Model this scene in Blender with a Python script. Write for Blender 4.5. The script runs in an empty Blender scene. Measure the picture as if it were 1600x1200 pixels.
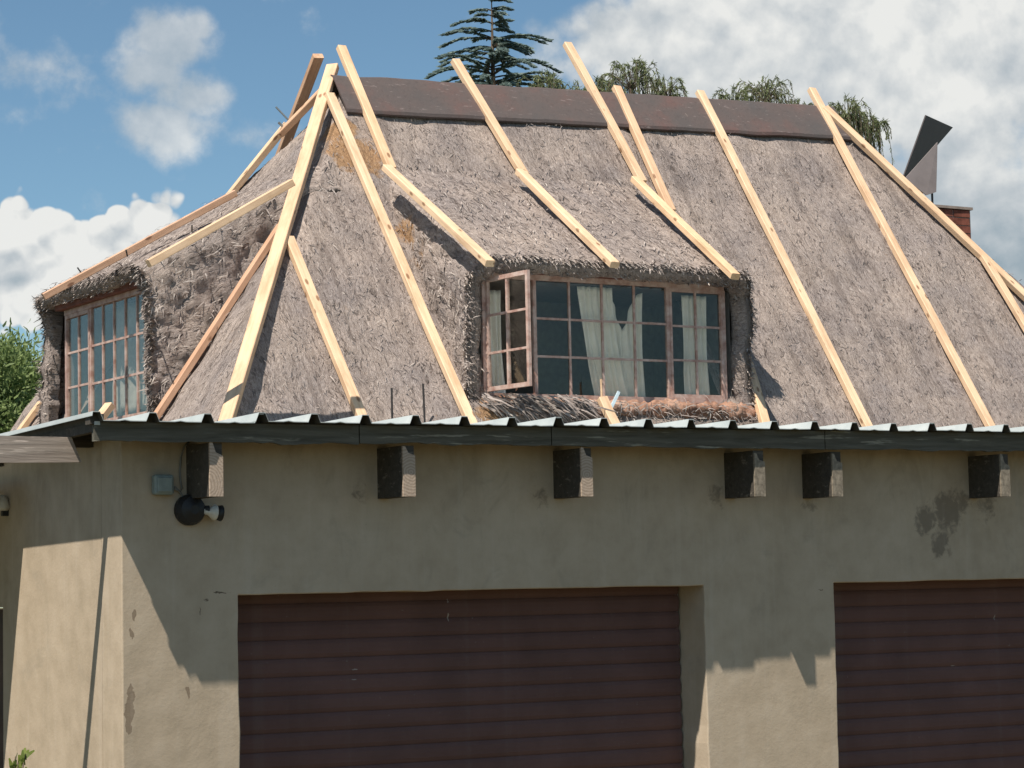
import bpy, bmesh, math, random
import numpy as np
from mathutils import Vector, Matrix, noise
random.seed(7); rng = np.random.default_rng(7)
R = math.radians
S = bpy.context.scene
COL = S.collection

# ------------------------------------------------------------------ camera
YAW, PITCH, ROLL, F_PX = R(31), R(4.85), R(-1.2), 3800.0
CAM = np.array((-3.925, -9.805, 2.05))
_F = np.array((math.sin(YAW)*math.cos(PITCH), math.cos(YAW)*math.cos(PITCH), math.sin(PITCH)))
_r = np.array((math.cos(YAW), -math.sin(YAW), 0.0)); _u = np.cross(_r, _F)
CR = _r*math.cos(ROLL) + _u*math.sin(ROLL)
CU = -_r*math.sin(ROLL) + _u*math.cos(ROLL)
cd = bpy.data.cameras.new('camera'); cam = bpy.data.objects.new('camera', cd); COL.objects.link(cam)
cd.sensor_width = 36; cd.lens = F_PX/1600*36; cd.clip_start = 0.1; cd.clip_end = 3000
m = Matrix.Identity(4)
for i in range(3):
    m[i][0], m[i][1], m[i][2], m[i][3] = CR[i], CU[i], -_F[i], CAM[i]
cam.matrix_world = m
S.camera = cam

def ray(px, py):
    d = _F*F_PX + CR*(px-800) - CU*(py-600)
    return d/np.linalg.norm(d)
def hit(px, py, p0, n):
    d = ray(px, py); n = np.array(n, float)
    return CAM + d*(((np.array(p0, float)-CAM) @ n)/(d @ n))
def atY(px, py, y): return hit(px, py, (0, y, 0), (0, 1, 0))
def atX(px, py, x): return hit(px, py, (x, 0, 0), (1, 0, 0))

# ------------------------------------------------------------------ sun, exposure
SUN_DIR = np.array((0.50, 0.268, -1.0)); SUN_DIR /= np.linalg.norm(SUN_DIR)
SUN_EL = math.asin(-SUN_DIR[2]); SUN_AZ = math.atan2(-SUN_DIR[0], -SUN_DIR[1])   # azimuth from +Y towards +X
ld = bpy.data.lights.new('sun', 'SUN'); ld.energy = 5.0; ld.angle = R(0.53); ld.color = (1.0, 0.915, 0.81)
lo = bpy.data.objects.new('sun', ld); COL.objects.link(lo)
lo.rotation_euler = Vector(SUN_DIR).to_track_quat('-Z', 'Y').to_euler()
lo.location = (-20, -12, 40)
vs = S.view_settings; vs.view_transform = 'Standard'; vs.look = 'None'; vs.exposure = 0.45; vs.gamma = 1; vs.use_curve_mapping = False

# ------------------------------------------------------------------ world: sky and clouds
W = bpy.data.worlds.new('World'); S.world = W; W.use_nodes = True; W.cycles.sampling_method = 'MANUAL'; W.cycles.sample_map_resolution = 512
nt = W.node_tree; nt.nodes.clear(); N = nt.nodes; L = nt.links
out = N.new('ShaderNodeOutputWorld'); bg = N.new('ShaderNodeBackground'); bg.inputs['Strength'].default_value = 0.072
L.new(bg.outputs[0], out.inputs[0])
sky = N.new('ShaderNodeTexSky'); sky.sky_type = 'NISHITA'; sky.sun_disc = False
sky.sun_elevation = SUN_EL; sky.sun_rotation = SUN_AZ; sky.altitude = 1400; sky.air_density = 1.0; sky.dust_density = 0.6; sky.ozone_density = 1.6
tc = N.new('ShaderNodeTexCoord'); DIR = tc.outputs['Generated']
def wm(op, a, b=None, c=None, clamp=False):
    n = N.new('ShaderNodeMath'); n.operation = op; n.use_clamp = clamp
    for i, v in enumerate((a, b, c)):
        if v is None: continue
        if isinstance(v, (int, float)): n.inputs[i].default_value = v
        else: L.new(v, n.inputs[i])
    return n.outputs[0]
def wdot(vec):
    n = N.new('ShaderNodeVectorMath'); n.operation = 'DOT_PRODUCT'; L.new(DIR, n.inputs[0]); n.inputs[1].default_value = tuple(vec)
    return n.outputs['Value']
def wnoise(scale, detail, rough, off=(0, 0, 0), dist=0.0, src=None):
    mp = N.new('ShaderNodeVectorMath'); mp.operation = 'ADD'; L.new(src or DIR, mp.inputs[0]); mp.inputs[1].default_value = off
    n = N.new('ShaderNodeTexNoise'); n.inputs['Scale'].default_value = scale; n.inputs['Detail'].default_value = detail
    n.inputs['Roughness'].default_value = rough; n.inputs['Distortion'].default_value = dist
    L.new(mp.outputs[0], n.inputs['Vector']); return n.outputs['Fac']
fz = wdot(_F); fzc = wm('MAXIMUM', fz, 0.02)
gx = wm('DIVIDE', wdot(CR), fzc); gy = wm('DIVIDE', wdot(CU), fzc)      # gnomonic bearings about one fixed compass direction
front = wm('GREATER_THAN', fz, 0.05)
def blob(px, py, rx, ry, w):
    a = wm('DIVIDE', wm('SUBTRACT', gx, (px-800)/F_PX), rx/F_PX); b = wm('DIVIDE', wm('SUBTRACT', gy, (600-py)/F_PX), ry/F_PX)
    r = wm('SQRT', wm('ADD', wm('MULTIPLY', a, a), wm('MULTIPLY', b, b)))
    return wm('MULTIPLY', wm('MAXIMUM', wm('SUBTRACT', 1.0, r), -1.5), w)
def union(lst):
    o = None
    for t in lst:
        v = blob(*t); o = v if o is None else wm('MAXIMUM', o, v)
    return o
def sstep(v, a, b):
    n = N.new('ShaderNodeMapRange'); n.interpolation_type = 'SMOOTHSTEP'; L.new(v, n.inputs['Value'])
    n.inputs['From Min'].default_value = a; n.inputs['From Max'].default_value = b; return n.outputs['Result']
n_fine = wnoise(45, 6, 0.58); n_big = wnoise(12, 7, 0.58, (3, 1, 2)); n_soft = wnoise(13, 6, 0.62, (7, 2, 5), 0.6)
so = tuple(np.array(-SUN_DIR)*0.012)
n_fine2 = wnoise(45, 6, 0.58, so); n_big2 = wnoise(12, 7, 0.58, tuple(np.array((3, 1, 2))+np.array(so)*2))
# crisp cumulus, low left
def wvor(scale, off=(0, 0, 0)):
    ad = N.new('ShaderNodeVectorMath'); ad.operation = 'ADD'; L.new(DIR, ad.inputs[0]); ad.inputs[1].default_value = off
    nd = N.new('ShaderNodeTexNoise'); nd.inputs['Scale'].default_value = scale*.7; nd.inputs['Detail'].default_value = 4; L.new(ad.outputs[0], nd.inputs['Vector'])
    wv = N.new('ShaderNodeVectorMath'); wv.operation = 'MULTIPLY_ADD'; L.new(nd.outputs['Color'], wv.inputs[0]); wv.inputs[1].default_value = (.5/scale,)*3; L.new(ad.outputs[0], wv.inputs[2])
    v = N.new('ShaderNodeTexVoronoi'); v.feature = 'F1'; v.inputs['Scale'].default_value = scale; L.new(wv.outputs[0], v.inputs['Vector']); return v.outputs['Distance']
def billow(off=(0, 0, 0)):
    return wm('ADD', wm('MULTIPLY', wm('SUBTRACT', .5, wvor(52, off)), .75), wm('MULTIPLY', wm('SUBTRACT', .5, wvor(120, off)), .38))
bil = billow(); bil2 = billow(tuple(np.array(-SUN_DIR)*0.006))
dc = wm('ADD', union([(20, 356, 95, 62, .9), (135, 388, 130, 66, .9), (232, 354, 82, 64, .9), (110, 440, 280, 100, 1.5), (-200, 400, 220, 110, 1.0), (40, 500, 150, 50, .4)]), bil)
a_c = wm('MULTIPLY', sstep(dc, 0.22, 0.34), 0.96)
# soft cloud, upper left, and wisps
ds = wm('ADD', union([(268, 68, 85, 62, 1.0), (240, 112, 75, 62, 1.0), (302, 150, 62, 58, 1.0), (255, 195, 110, 62, .95), (265, 140, 70, 60, .8), (306, 44, 40, 36, .9),
                      (45, 100, 62, 34, .34), (150, 148, 36, 16, .15), (375, 218, 60, 22, .22), (-160, 60, 150, 60, .5)]),
        wm('MULTIPLY', wm('SUBTRACT', n_fine, 0.5), 1.6))
a_s = wm('MULTIPLY', sstep(ds, -0.08, 0.62), 0.74)
# the broad cloud bank on the right
db = wm('ADD', union([(980, 70, 190, 120, 1.0), (1150, 90, 200, 150, 1.0), (1330, 60, 260, 170, 1.2), (1520, 130, 260, 260, 1.3), (1480, 330, 280, 220, 1.1), (1800, 200, 350, 330, 1.3), (1200, -180, 500, 160, 1.0)]),
        wm('ADD', wm('MULTIPLY', wm('SUBTRACT', n_big, 0.5), 1.9), wm('MULTIPLY', wm('ADD', bil, -.25), .35)))
a_b = wm('MULTIPLY', sstep(db, 0.04, 0.42), 0.96)
fr_all = wm('MAXIMUM', wm('MAXIMUM', a_c, a_s), a_b)
# the rest of the sky: the same fair-weather cloud at about the same cover
dg = wm('SUBTRACT', wnoise(3.2, 8, 0.6, (11, 4, 9)), 0.53)
clearing = wm('MULTIPLY', sstep(fz, 0.93, 0.99), 0.5)
a_g = wm('MULTIPLY', sstep(wm('SUBTRACT', dg, clearing), 0.0, 0.14), 0.85)
alpha = wm('MAXIMUM', wm('MULTIPLY', fr_all, front), a_g, clamp=True)
# cloud tone: lit towards the sun, greyer on the far side and in thick places
lit = wm('ADD', 0.62, wm('ADD', wm('MULTIPLY', wm('SUBTRACT', n_fine, n_fine2), 0.8), wm('MULTIPLY', wm('SUBTRACT', n_big, n_big2), 1.6)))
lit = wm('ADD', lit, wm('MULTIPLY', wm('SUBTRACT', n_soft, 0.5), 1.15))
lit = wm('ADD', lit, wm('MULTIPLY', a_b, wm('ADD', .12, wm('MULTIPLY', wm('SUBTRACT', bil, bil2), .45))))
lit = wm('ADD', lit, wm('MULTIPLY', a_c, wm('ADD', .30, wm('MULTIPLY', wm('SUBTRACT', bil, bil2), 1.5))))
lowgrey = wm('MULTIPLY', sstep(gy, 0.12, 0.05), wm('MULTIPLY', a_b, 0.75))
lit = wm('SUBTRACT', lit, lowgrey)
cr = N.new('ShaderNodeValToRGB'); L.new(lit, cr.inputs[0])
e = cr.color_ramp.elements; e[0].position = 0.0; e[0].color = (.34, .42, .475, 1); e[1].position = 1.0; e[1].color = (.90, .90, .87, 1)
ne = e.new(.5); ne.color = (.585, .625, .65, 1)
cs = N.new('ShaderNodeVectorMath'); cs.operation = 'SCALE'; L.new(cr.outputs[0], cs.inputs[0]); cs.inputs['Scale'].default_value = 9.6
tint = N.new('ShaderNodeMixRGB'); tint.blend_type = 'MULTIPLY'; tint.inputs[0].default_value = 1; L.new(sky.outputs[0], tint.inputs[1]); tint.inputs[2].default_value = (.90, 1.06, 1.03, 1)
mx = N.new('ShaderNodeMixRGB'); L.new(alpha, mx.inputs[0]); L.new(tint.outputs[0], mx.inputs[1]); L.new(cs.outputs[0], mx.inputs[2])
L.new(mx.outputs[0], bg.inputs['Color'])

# ------------------------------------------------------------------ material helpers
class Mat:
    def __init__(s, name, rough=0.8, spec=0.3, metal=0.0):
        s.m = bpy.data.materials.new(name); s.m.use_nodes = True; s.nt = s.m.node_tree; s.N = s.nt.nodes; s.L = s.nt.links
        s.b = s.N['Principled BSDF']; s.b.inputs['Roughness'].default_value = rough; s.b.inputs['Metallic'].default_value = metal
        s.b.inputs['Specular IOR Level'].default_value = spec
    def coord(s, kind='Object', scale=(1, 1, 1), rot=(0, 0, 0)):
        t = s.N.new('ShaderNodeTexCoord'); mp = s.N.new('ShaderNodeMapping'); s.L.new(t.outputs[kind], mp.inputs[0])
        mp.inputs['Scale'].default_value = scale; mp.inputs['Rotation'].default_value = rot; return mp.outputs[0]
    def attr(s, name, out='Vector', scale=None):
        a = s.N.new('ShaderNodeAttribute'); a.attribute_name = name; o = a.outputs[out]
        if scale:
            mp = s.N.new('ShaderNodeMapping'); s.L.new(o, mp.inputs[0]); mp.inputs['Scale'].default_value = scale; o = mp.outputs[0]
        return o
    def noise(s, vec, scale, detail=4, rough=.55, dist=0):
        n = s.N.new('ShaderNodeTexNoise'); s.L.new(vec, n.inputs['Vector']); n.inputs['Scale'].default_value = scale
        n.inputs['Detail'].default_value = detail; n.inputs['Roughness'].default_value = rough; n.inputs['Distortion'].default_value = dist; return n.outputs['Fac']
    def vor(s, vec, scale, feat='F1'):
        n = s.N.new('ShaderNodeTexVoronoi'); n.feature = feat; s.L.new(vec, n.inputs['Vector']); n.inputs['Scale'].default_value = scale; return n
    def math(s, op, a, b=None, clamp=False):
        n = s.N.new('ShaderNodeMath'); n.operation = op; n.use_clamp = clamp
        for i, v in enumerate((a, b)):
            if v is None: continue
            if isinstance(v, (int, float)): n.inputs[i].default_value = v
            else: s.L.new(v, n.inputs[i])
        return n.outputs[0]
    def ramp(s, fac, stops):
        n = s.N.new('ShaderNodeValToRGB'); s.L.new(fac, n.inputs[0]); e = n.color_ramp.elements
        while len(e) < len(stops): e.new(.5)
        for k, (p, c) in enumerate(stops):
            e[k].position = p; e[k].color = (*c, 1) if len(c) == 3 else c
        return n.outputs[0]
    def step(s, v, a, b, lo=0.0, hi=1.0):
        n = s.N.new('ShaderNodeMapRange'); n.interpolation_type = 'SMOOTHSTEP'; s.L.new(v, n.inputs[0])
        n.inputs[1].default_value = a; n.inputs[2].default_value = b; n.inputs[3].default_value = lo; n.inputs[4].default_value = hi; return n.outputs[0]
    def mix(s, fac, a, b, mode='MIX'):
        n = s.N.new('ShaderNodeMixRGB'); n.blend_type = mode
        for i, v in enumerate((fac, a, b)):
            if isinstance(v, (int, float)): n.inputs[i].default_value = v
            elif isinstance(v, tuple): n.inputs[i].default_value = (*v, 1)
            else: s.L.new(v, n.inputs[i])
        return n.outputs[0]
    def col(s, c):
        if isinstance(c, tuple): s.b.inputs['Base Color'].default_value = (*c, 1)
        else: s.L.new(c, s.b.inputs['Base Color'])
        return s
    def bump(s, h, strength=.5, dist=.01):
        n = s.N.new('ShaderNodeBump'); s.L.new(h, n.inputs['Height']); n.inputs['Strength'].default_value = strength; n.inputs['Distance'].default_value = dist
        s.L.new(n.outputs[0], s.b.inputs['Normal']); return s
    def near(s, p, r, sc=(1, 1, 1), warp=0.0, wsc=12):      # 1 at a world point, 0 beyond r (stains and patches that belong to the thing)
        g = s.N.new('ShaderNodeNewGeometry'); src = g.outputs['Position']
        if warp:
            n = s.N.new('ShaderNodeTexNoise'); s.L.new(src, n.inputs['Vector']); n.inputs['Scale'].default_value = wsc; n.inputs['Detail'].default_value = 4
            a = s.N.new('ShaderNodeVectorMath'); a.operation = 'MULTIPLY_ADD'; s.L.new(n.outputs['Color'], a.inputs[0]); a.inputs[1].default_value = (warp,)*3
            b = s.N.new('ShaderNodeVectorMath'); b.operation = 'ADD'; s.L.new(src, b.inputs[0]); b.inputs[1].default_value = (-warp/2,)*3; s.L.new(b.outputs[0], a.inputs[2]); src = a.outputs[0]
        d = s.N.new('ShaderNodeVectorMath'); d.operation = 'SUBTRACT'; s.L.new(src, d.inputs[0]); d.inputs[1].default_value = tuple(float(q) for q in p)
        m2 = s.N.new('ShaderNodeVectorMath'); m2.operation = 'MULTIPLY'; s.L.new(d.outputs[0], m2.inputs[0]); m2.inputs[1].default_value = sc
        v = s.N.new('ShaderNodeVectorMath'); v.operation = 'LENGTH'; s.L.new(m2.outputs[0], v.inputs[0])
        return s.step(v.outputs['Value'], r, 0.0)
    def pos(s):
        return s.N.new('ShaderNodeNewGeometry').outputs['Position']

def simple(name, c, rough=.7, spec=.3, metal=0, var=.12, scale=20):
    M = Mat(name, rough, spec, metal); n = M.noise(M.coord(), scale, 4)
    lo_ = tuple(x*(1-var*1.6) for x in c); hi_ = tuple(min(1, x*(1+var)) for x in c)
    M.col(M.ramp(n, [(.3, lo_), (.7, hi_)])); return M.m

MT = {}
# thatch: weathered grey-brown reed, laid down the slope
def thatch_mat():
    M = Mat('thatch', .95, .08)
    v = M.attr('tuv', 'Vector', (1, .28, 1)); v2 = M.attr('tuv', 'Vector', (1, .55, 1))
    a = M.noise(v, 54, 5, .70, 1.5); b = M.noise(v2, 95, 4, .78, 2.5); c = M.noise(M.attr('tuv'), 1.6, 4, .6)
    f = M.math('ADD', M.math('MULTIPLY', a, .55), M.math('MULTIPLY', b, .45))
    base = M.ramp(f, [(.34, (.105, .09, .083)), (.44, (.275, .238, .218)), (.52, (.405, .36, .335)), (.63, (.56, .508, .475))])
    big = M.ramp(c, [(.35, (.86, .84, .85)), (.65, (1.22, 1.15, 1.08))])
    base = M.mix(1.0, base, big, 'MULTIPLY')
    n = M.noise(M.attr('tuv'), 9, 5, .6)
    stv = M.noise(M.attr('tuv', 'Vector', (1, .10, 1)), 9, 4, .6, .6); base = M.mix(M.step(stv, .50, .68, 0, .42), base, (.14, .112, .098)); dr = M.noise(M.attr('tuv', 'Vector', (1, .5, 1)), 3.2, 5, .65); base = M.mix(M.step(dr, .50, .70, 0, .22), base, (.16, .125, .105))
    cr_ = M.noise(M.attr('tuv', 'Vector', (1, .16, 1)), 42, 3, .55, 1.0); base = M.mix(M.step(cr_, .645, .69, 0, .75), base, (.07, .057, .052))
    dk = M.noise(M.attr('tuv', 'Vector', (1, .45, 1)), 17, 3, .5, 1.5); base = M.mix(M.step(dk, .60, .70, 0, .6), base, (.10, .08, .07))
    fresh = None
    for p, r in (((5.36, 8.12, 5.72), .42), ((5.30, 8.30, 5.95), .30), ((5.73, 7.35, 4.75), .34), ((5.85, 7.05, 4.68), .3), ((5.6, 7.55, 4.95), .28), ((5.66, 6.42, 3.42), .25)):
        k = M.near(p, r); fresh = k if fresh is None else M.math('MAXIMUM', fresh, k)
    fresh = M.step(M.math('ADD', fresh, M.math('MULTIPLY', M.math('SUBTRACT', n, .5), 1.6)), .22, .6, 0, .9)
    base = M.mix(fresh, base, M.ramp(f, [(.32, (.12, .06, .03)), (.55, (.45, .28, .15)), (.7, (.62, .44, .27))]))
    M.col(base); M.bump(M.math('ADD', f, M.math('MULTIPLY', M.step(dk, .58, .70), -.35)), 1.0, .026); return M.m
MT['thatch'] = thatch_mat()
def straw_mat():
    M = Mat('straw', .85, .15); a = M.attr('var', 'Fac')
    M.col(M.ramp(a, [(0, (.11, .092, .084)), (.3, (.25, .212, .192)), (.6, (.37, .32, .292)), (.85, (.46, .41, .37)), (1, (.54, .48, .43))])); return M.m
MT['straw'] = straw_mat()
def timber_mat(name, pale, dark, knot):
    M = Mat(name, .6, .25); oi = M.N.new('ShaderNodeObjectInfo')
    cc = M.coord('Object', (1.2, 26, 26)); add = M.N.new('ShaderNodeVectorMath'); add.operation = 'ADD'; M.L.new(cc, add.inputs[0])
    sc = M.N.new('ShaderNodeVectorMath'); sc.operation = 'SCALE'; sc.inputs[0].default_value = (37, 53, 71); M.L.new(oi.outputs['Random'], sc.inputs['Scale']); M.L.new(sc.outputs[0], add.inputs[1])
    g = M.noise(add.outputs[0], 1.6, 5, .6, .8)
    base = M.ramp(g, [(.30, dark), (.52, pale), (.75, tuple(min(1, x*1.08) for x in pale))])
    k = M.N.new('ShaderNodeVectorMath'); k.operation = 'ADD'; M.L.new(M.coord('Object', (1.0, 2.2, 2.2)), k.inputs[0]); M.L.new(sc.outputs[0], k.inputs[1])
    vo = M.vor(k.outputs[0], 4.6); kn = M.step(vo.outputs['Distance'], .19, .09)
    base = M.mix(M.math('MULTIPLY', kn, .85), base, knot)
    tn = M.ramp(oi.outputs['Random'], [(0, (.90, .81, .76)), (.35, (1, .98, .95)), (.7, (.97, .92, .88)), (1, (1.0, .93, .84))])
    dirt = M.ramp(M.noise(M.coord('Object', (1.5, 4, 4)), 2.2, 4, .6), [(.3, (.78, .73, .69)), (.58, (1, 1, 1))])
    base = M.mix(1, M.mix(1, base, tn, 'MULTIPLY'), dirt, 'MULTIPLY')
    M.col(base); M.bump(g, .25, .004); return M.m
MT['pine'] = timber_mat('fresh_pine', (.74, .565, .39), (.62, .445, .29), (.24, .13, .07))
MT['pink'] = timber_mat('pinkish_pine', (.64, .44, .31), (.52, .34, .23), (.20, .10, .06))
def ridge_mat():
    M = Mat('ridge_coating', .9, .12); p = M.pos()
    a = M.noise(p, 2.2, 5, .6); b = M.noise(M.coord('Object', (3, 12, 12)), 2.6, 5, .7)
    base = M.ramp(a, [(.3, (.092, .084, .083)), (.52, (.108, .088, .084)), (.70, (.135, .084, .077))])
    fl = M.step(b, .60, .68); base = M.mix(M.math('MULTIPLY', fl, .55), base, (.26, .22, .21)); base = M.mix(M.step(M.noise(p, 22, 5, .7), .52, .7, 0, .35), base, (.06, .05, .05))
    M.col(base); M.bump(M.noise(p, 30, 6, .7), .35, .012); return M.m
MT['ridge'] = ridge_mat()
def plaster_mat():
    M = Mat('plaster', .92, .12); p = M.pos()
    a = M.noise(p, 1.1, 6, .6); b = M.noise(p, 9, 5, .6); c = M.noise(p, 70, 3, .6)
    f = M.math('ADD', M.math('MULTIPLY', a, .6), M.math('MULTIPLY', b, .4))
    base = M.ramp(f, [(.32, (.365, .298, .214)), (.5, (.455, .374, .276)), (.68, (.53, .447, .342))])
    base = M.mix(M.step(c, .62, .75, 0, .25), base, (.22, .18, .14))
    # soot and mould patches on the lintel, flaked paint on the corner
    sn = M.noise(p, 24, 6, .7, .8); st = None
    for q, r, w in ((atY(1445, 812, 0), .13, 1), (atY(1480, 800, 0), .18, 1), (atY(1470, 850, 0), .12, .9), (atY(1505, 785, 0), .12, .8),
                    (atY(1540, 790, 0), .16, .6), (atY(560, 770, 0), .10, .5), (atY(845, 775, 0), .11, .55), (atY(1118, 775, 0), .12, .55), (atY(1262, 790, 0), .10, .5)):
        k = M.math('MULTIPLY', M.near(q, r, (1, 1, 1), .15, 20), w); st = k if st is None else M.math('MAXIMUM', st, k)
    st = M.step(M.math('ADD', st, M.math('MULTIPLY', M.math('SUBTRACT', sn, .5), 1.4)),   .22, .75, 0, .55)
    base = M.mix(st, base, (.07, .06, .05))
    ck = None; cn = M.noise(p, 40, 3, .6)
    for q, r, sc_ in ((atY(348, 926, 0), .07, (1, 1, 14)), (atY(322, 938, 0), .05, (2.2, 1, 5)), (atY(1285, 921, 0), .04, (1, 1, 12)), (atY(312, 955, 0), .03, (8, 1, 1))):
        k = M.step(M.near(q, r, sc_, .035, 30), .25, .4); ck = k if ck is None else M.math('MAXIMUM', ck, k)
    base = M.mix(M.math('MULTIPLY', ck, M.step(cn, .42, .55)), base, (.14, .11, .08))
    fl = None; fn = M.noise(p, 30, 5, .7)
    for q, r in (((.040, 0, 1.64), .028), ((.030, 0, 1.57), .042), ((.028, 0, 1.52), .03), ((.055, 0, 1.98), .02), ((.04, 0, 1.90), .018), ((.30, 0, 1.64), .02)):
        k = M.near(q, r, (1, 1, .35), .05, 22); fl = k if fl is None else M.math('MAXIMUM', fl, k)
    fl = M.step(M.math('ADD', fl, M.math('MULTIPLY', M.math('SUBTRACT', fn, .5), .5)), .42, .5, 0, .7)
    base = M.mix(fl, base, (.17, .125, .085))
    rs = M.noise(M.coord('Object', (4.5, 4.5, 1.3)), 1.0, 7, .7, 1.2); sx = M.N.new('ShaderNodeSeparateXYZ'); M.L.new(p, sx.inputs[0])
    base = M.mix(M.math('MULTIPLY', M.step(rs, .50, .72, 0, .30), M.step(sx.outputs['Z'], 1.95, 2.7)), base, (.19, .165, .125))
    base = M.mix(M.step(M.noise(p, 3.3, 6, .7, .8), .54, .70, 0, .35), base, (.30, .26, .20))
    # rain streaks on the side
    s = M.noise(M.coord('Object', (14, 14, .8)), 1.0, 5, .6); base = M.mix(M.step(s, .5, .72, 0, .22), base, (.56, .49, .40))
    M.col(base); h = M.math('ADD', M.math('MULTIPLY', b, 1.0), M.math('MULTIPLY', c, .25)); M.bump(h, .22, .012); return M.m
MT['plaster'] = plaster_mat()
def old_wood(name, dark, light, rough=.85):
    M = Mat(name, rough, .15); v = M.coord('Object', (2.0, 30, 30))
    a = M.noise(v, 1.3, 6, .65, .6); b = M.noise(M.coord('Object', (3, 20, 40)), .9, 4, .7)
    base = M.ramp(a, [(.32, dark), (.7, light)])
    base = M.mix(M.step(b, .58, .68, 0, .7), base, tuple(min(1, x*2.4) for x in light))
    M.col(base); M.bump(a, .5, .006); return M.m
MT['fascia'] = old_wood('fascia_wood', (.075, .071, .056), (.15, .142, .115))
MT['beam'] = old_wood('rafter_wood', (.055, .049, .041), (.095, .084, .07))
MT['greyboard'] = old_wood('weathered_board', (.24, .20, .17), (.40, .345, .30))
def endgrain():
    M = Mat('end_grain', .85, .1); v0 = M.coord('Object', (1, 1, 1)); oi = M.N.new('ShaderNodeObjectInfo'); sc = M.N.new('ShaderNodeVectorMath'); sc.operation = 'SCALE'; sc.inputs[0].default_value = (.22, .1, .17); M.L.new(oi.outputs['Random'], sc.inputs['Scale'])
    av = M.N.new('ShaderNodeVectorMath'); av.operation = 'ADD'; M.L.new(v0, av.inputs[0]); M.L.new(sc.outputs[0], av.inputs[1]); v = av.outputs[0]
    w = M.N.new('ShaderNodeTexWave'); w.wave_type = 'RINGS'; w.rings_direction = 'Y'; M.L.new(v, w.inputs['Vector']); w.inputs['Scale'].default_value = 24; w.inputs['Distortion'].default_value = 5.0; w.inputs['Detail'].default_value = 3
    M.col(M.ramp(w.outputs['Fac'], [(.2, (.36, .28, .215)), (.7, (.46, .37, .29))])); M.bump(M.noise(v, 60, 4), .4, .004); return M.m
MT['endgrain'] = endgrain(); MT['endgrey'] = simple('grey_end_grain', (.26, .225, .175), .9, .1, 0, .3, 45)
def steel_frame():
    M = Mat('window_paint', .55, .3); a = M.noise(M.pos(), 12, 5, .65)
    M.col(M.ramp(a, [(.34, (.33, .19, .155)), (.5, (.46, .32, .27)), (.66, (.56, .44, .39))])); return M.m
MT['frame'] = steel_frame()
def shutter_mat():
    M = Mat('shutter_paint', .75, .2); a = M.noise(M.pos(), 3, 5, .6); b = M.noise(M.pos(), 45, 3, .6)
    base = M.ramp(a, [(.3, (.115, .064, .056)), (.7, (.155, .086, .076))])
    base = M.mix(M.step(b, .70, .78, 0, .35), base, (.30, .27, .25)); ds = M.noise(M.coord('Object', (3, 3, .35)), 3.0, 5, .65); base = M.mix(M.step(ds, .5, .8, 0, .22), base, (.22, .18, .155)); 
    for q, r, sc_ in ((atY(701, 964, .205), .028, (5, .2, 1)), (atY(700, 938, .205), .015, (5, .2, 1)), (atY(555, 1046, .205), .02, (1, .2, 6)), (atY(553, 1062, .205), .02, (1, .2, 6)), (atY(1490, 1040, .205), .02, (1, .2, 6)), (atY(1555, 965, .205), .02, (4, .2, 1))):
        base = M.mix(M.math('MULTIPLY', M.step(M.near(q, r, sc_, .02, 40), .1, .4), .7), base, (.40, .38, .35))
    M.col(base); return M.m
MT['shutter'] = shutter_mat()
def sheet_mat():
    M = Mat('roof_sheet_metal', .42, .4, .15); a = M.noise(M.pos(), 5, 5, .6)
    M.col(M.ramp(a, [(.3, (.40, .44, .43)), (.7, (.54, .57, .55))])); return M.m
MT['sheet'] = sheet_mat()
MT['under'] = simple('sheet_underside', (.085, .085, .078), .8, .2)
def curtain_mat():
    M = Mat('curtain_cloth', .9, .1); a = M.noise(M.pos(), 18, 4); M.col(M.ramp(a, [(.3, (.82, .79, .70)), (.7, (.90, .88, .80))]))
    M.b.inputs['Transmission Weight'].default_value = 0; return M.m
MT['curtain'] = curtain_mat()
MT['net'] = simple('grey_net', (.40, .41, .39), .9, .1)
def glass_mat():
    m_ = bpy.data.materials.new('window_glass'); m_.use_nodes = True; t = m_.node_tree; t.nodes.clear()
    o = t.nodes.new('ShaderNodeOutputMaterial'); mxs = t.nodes.new('ShaderNodeMixShader'); tr = t.nodes.new('ShaderNodeBsdfTransparent'); gl = t.nodes.new('ShaderNodeBsdfGlossy')
    tr.inputs[0].default_value = (.95, .94, .915, 1); gl.inputs[0].default_value = (.98, .98, .93, 1); gl.inputs['Roughness'].default_value = .03
    lwt = t.nodes.new('ShaderNodeLayerWeight'); pw = t.nodes.new('ShaderNodeMath'); pw.operation = 'POWER'; pw.inputs[1].default_value = 4.0; t.links.new(lwt.outputs['Facing'], pw.inputs[0]); fr = t.nodes.new('ShaderNodeMath'); fr.operation = 'MULTIPLY_ADD'; fr.inputs[1].default_value = .7; fr.inputs[2].default_value = .032; t.links.new(pw.outputs[0], fr.inputs[0])
    nz = t.nodes.new('ShaderNodeTexNoise'); nz.inputs['Scale'].default_value = 2.5; g = t.nodes.new('ShaderNodeNewGeometry'); t.links.new(g.outputs['Position'], nz.inputs['Vector'])
    bp = t.nodes.new('ShaderNodeBump'); bp.inputs['Strength'].default_value = .10; bp.inputs['Distance'].default_value = .05; t.links.new(nz.outputs[0], bp.inputs['Height']); t.links.new(bp.outputs[0], gl.inputs['Normal'])
    t.links.new(fr.outputs[0], mxs.inputs[0]); t.links.new(tr.outputs[0], mxs.inputs[1]); t.links.new(gl.outputs[0], mxs.inputs[2]); t.links.new(mxs.outputs[0], o.inputs[0]); return m_
MT['glass'] = glass_mat()
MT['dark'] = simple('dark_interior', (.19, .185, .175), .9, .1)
MT['redwood'] = simple('lintel_paint', (.20, .085, .065), .7, .2, 0, .2, 8)
MT['mud'] = None
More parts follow.
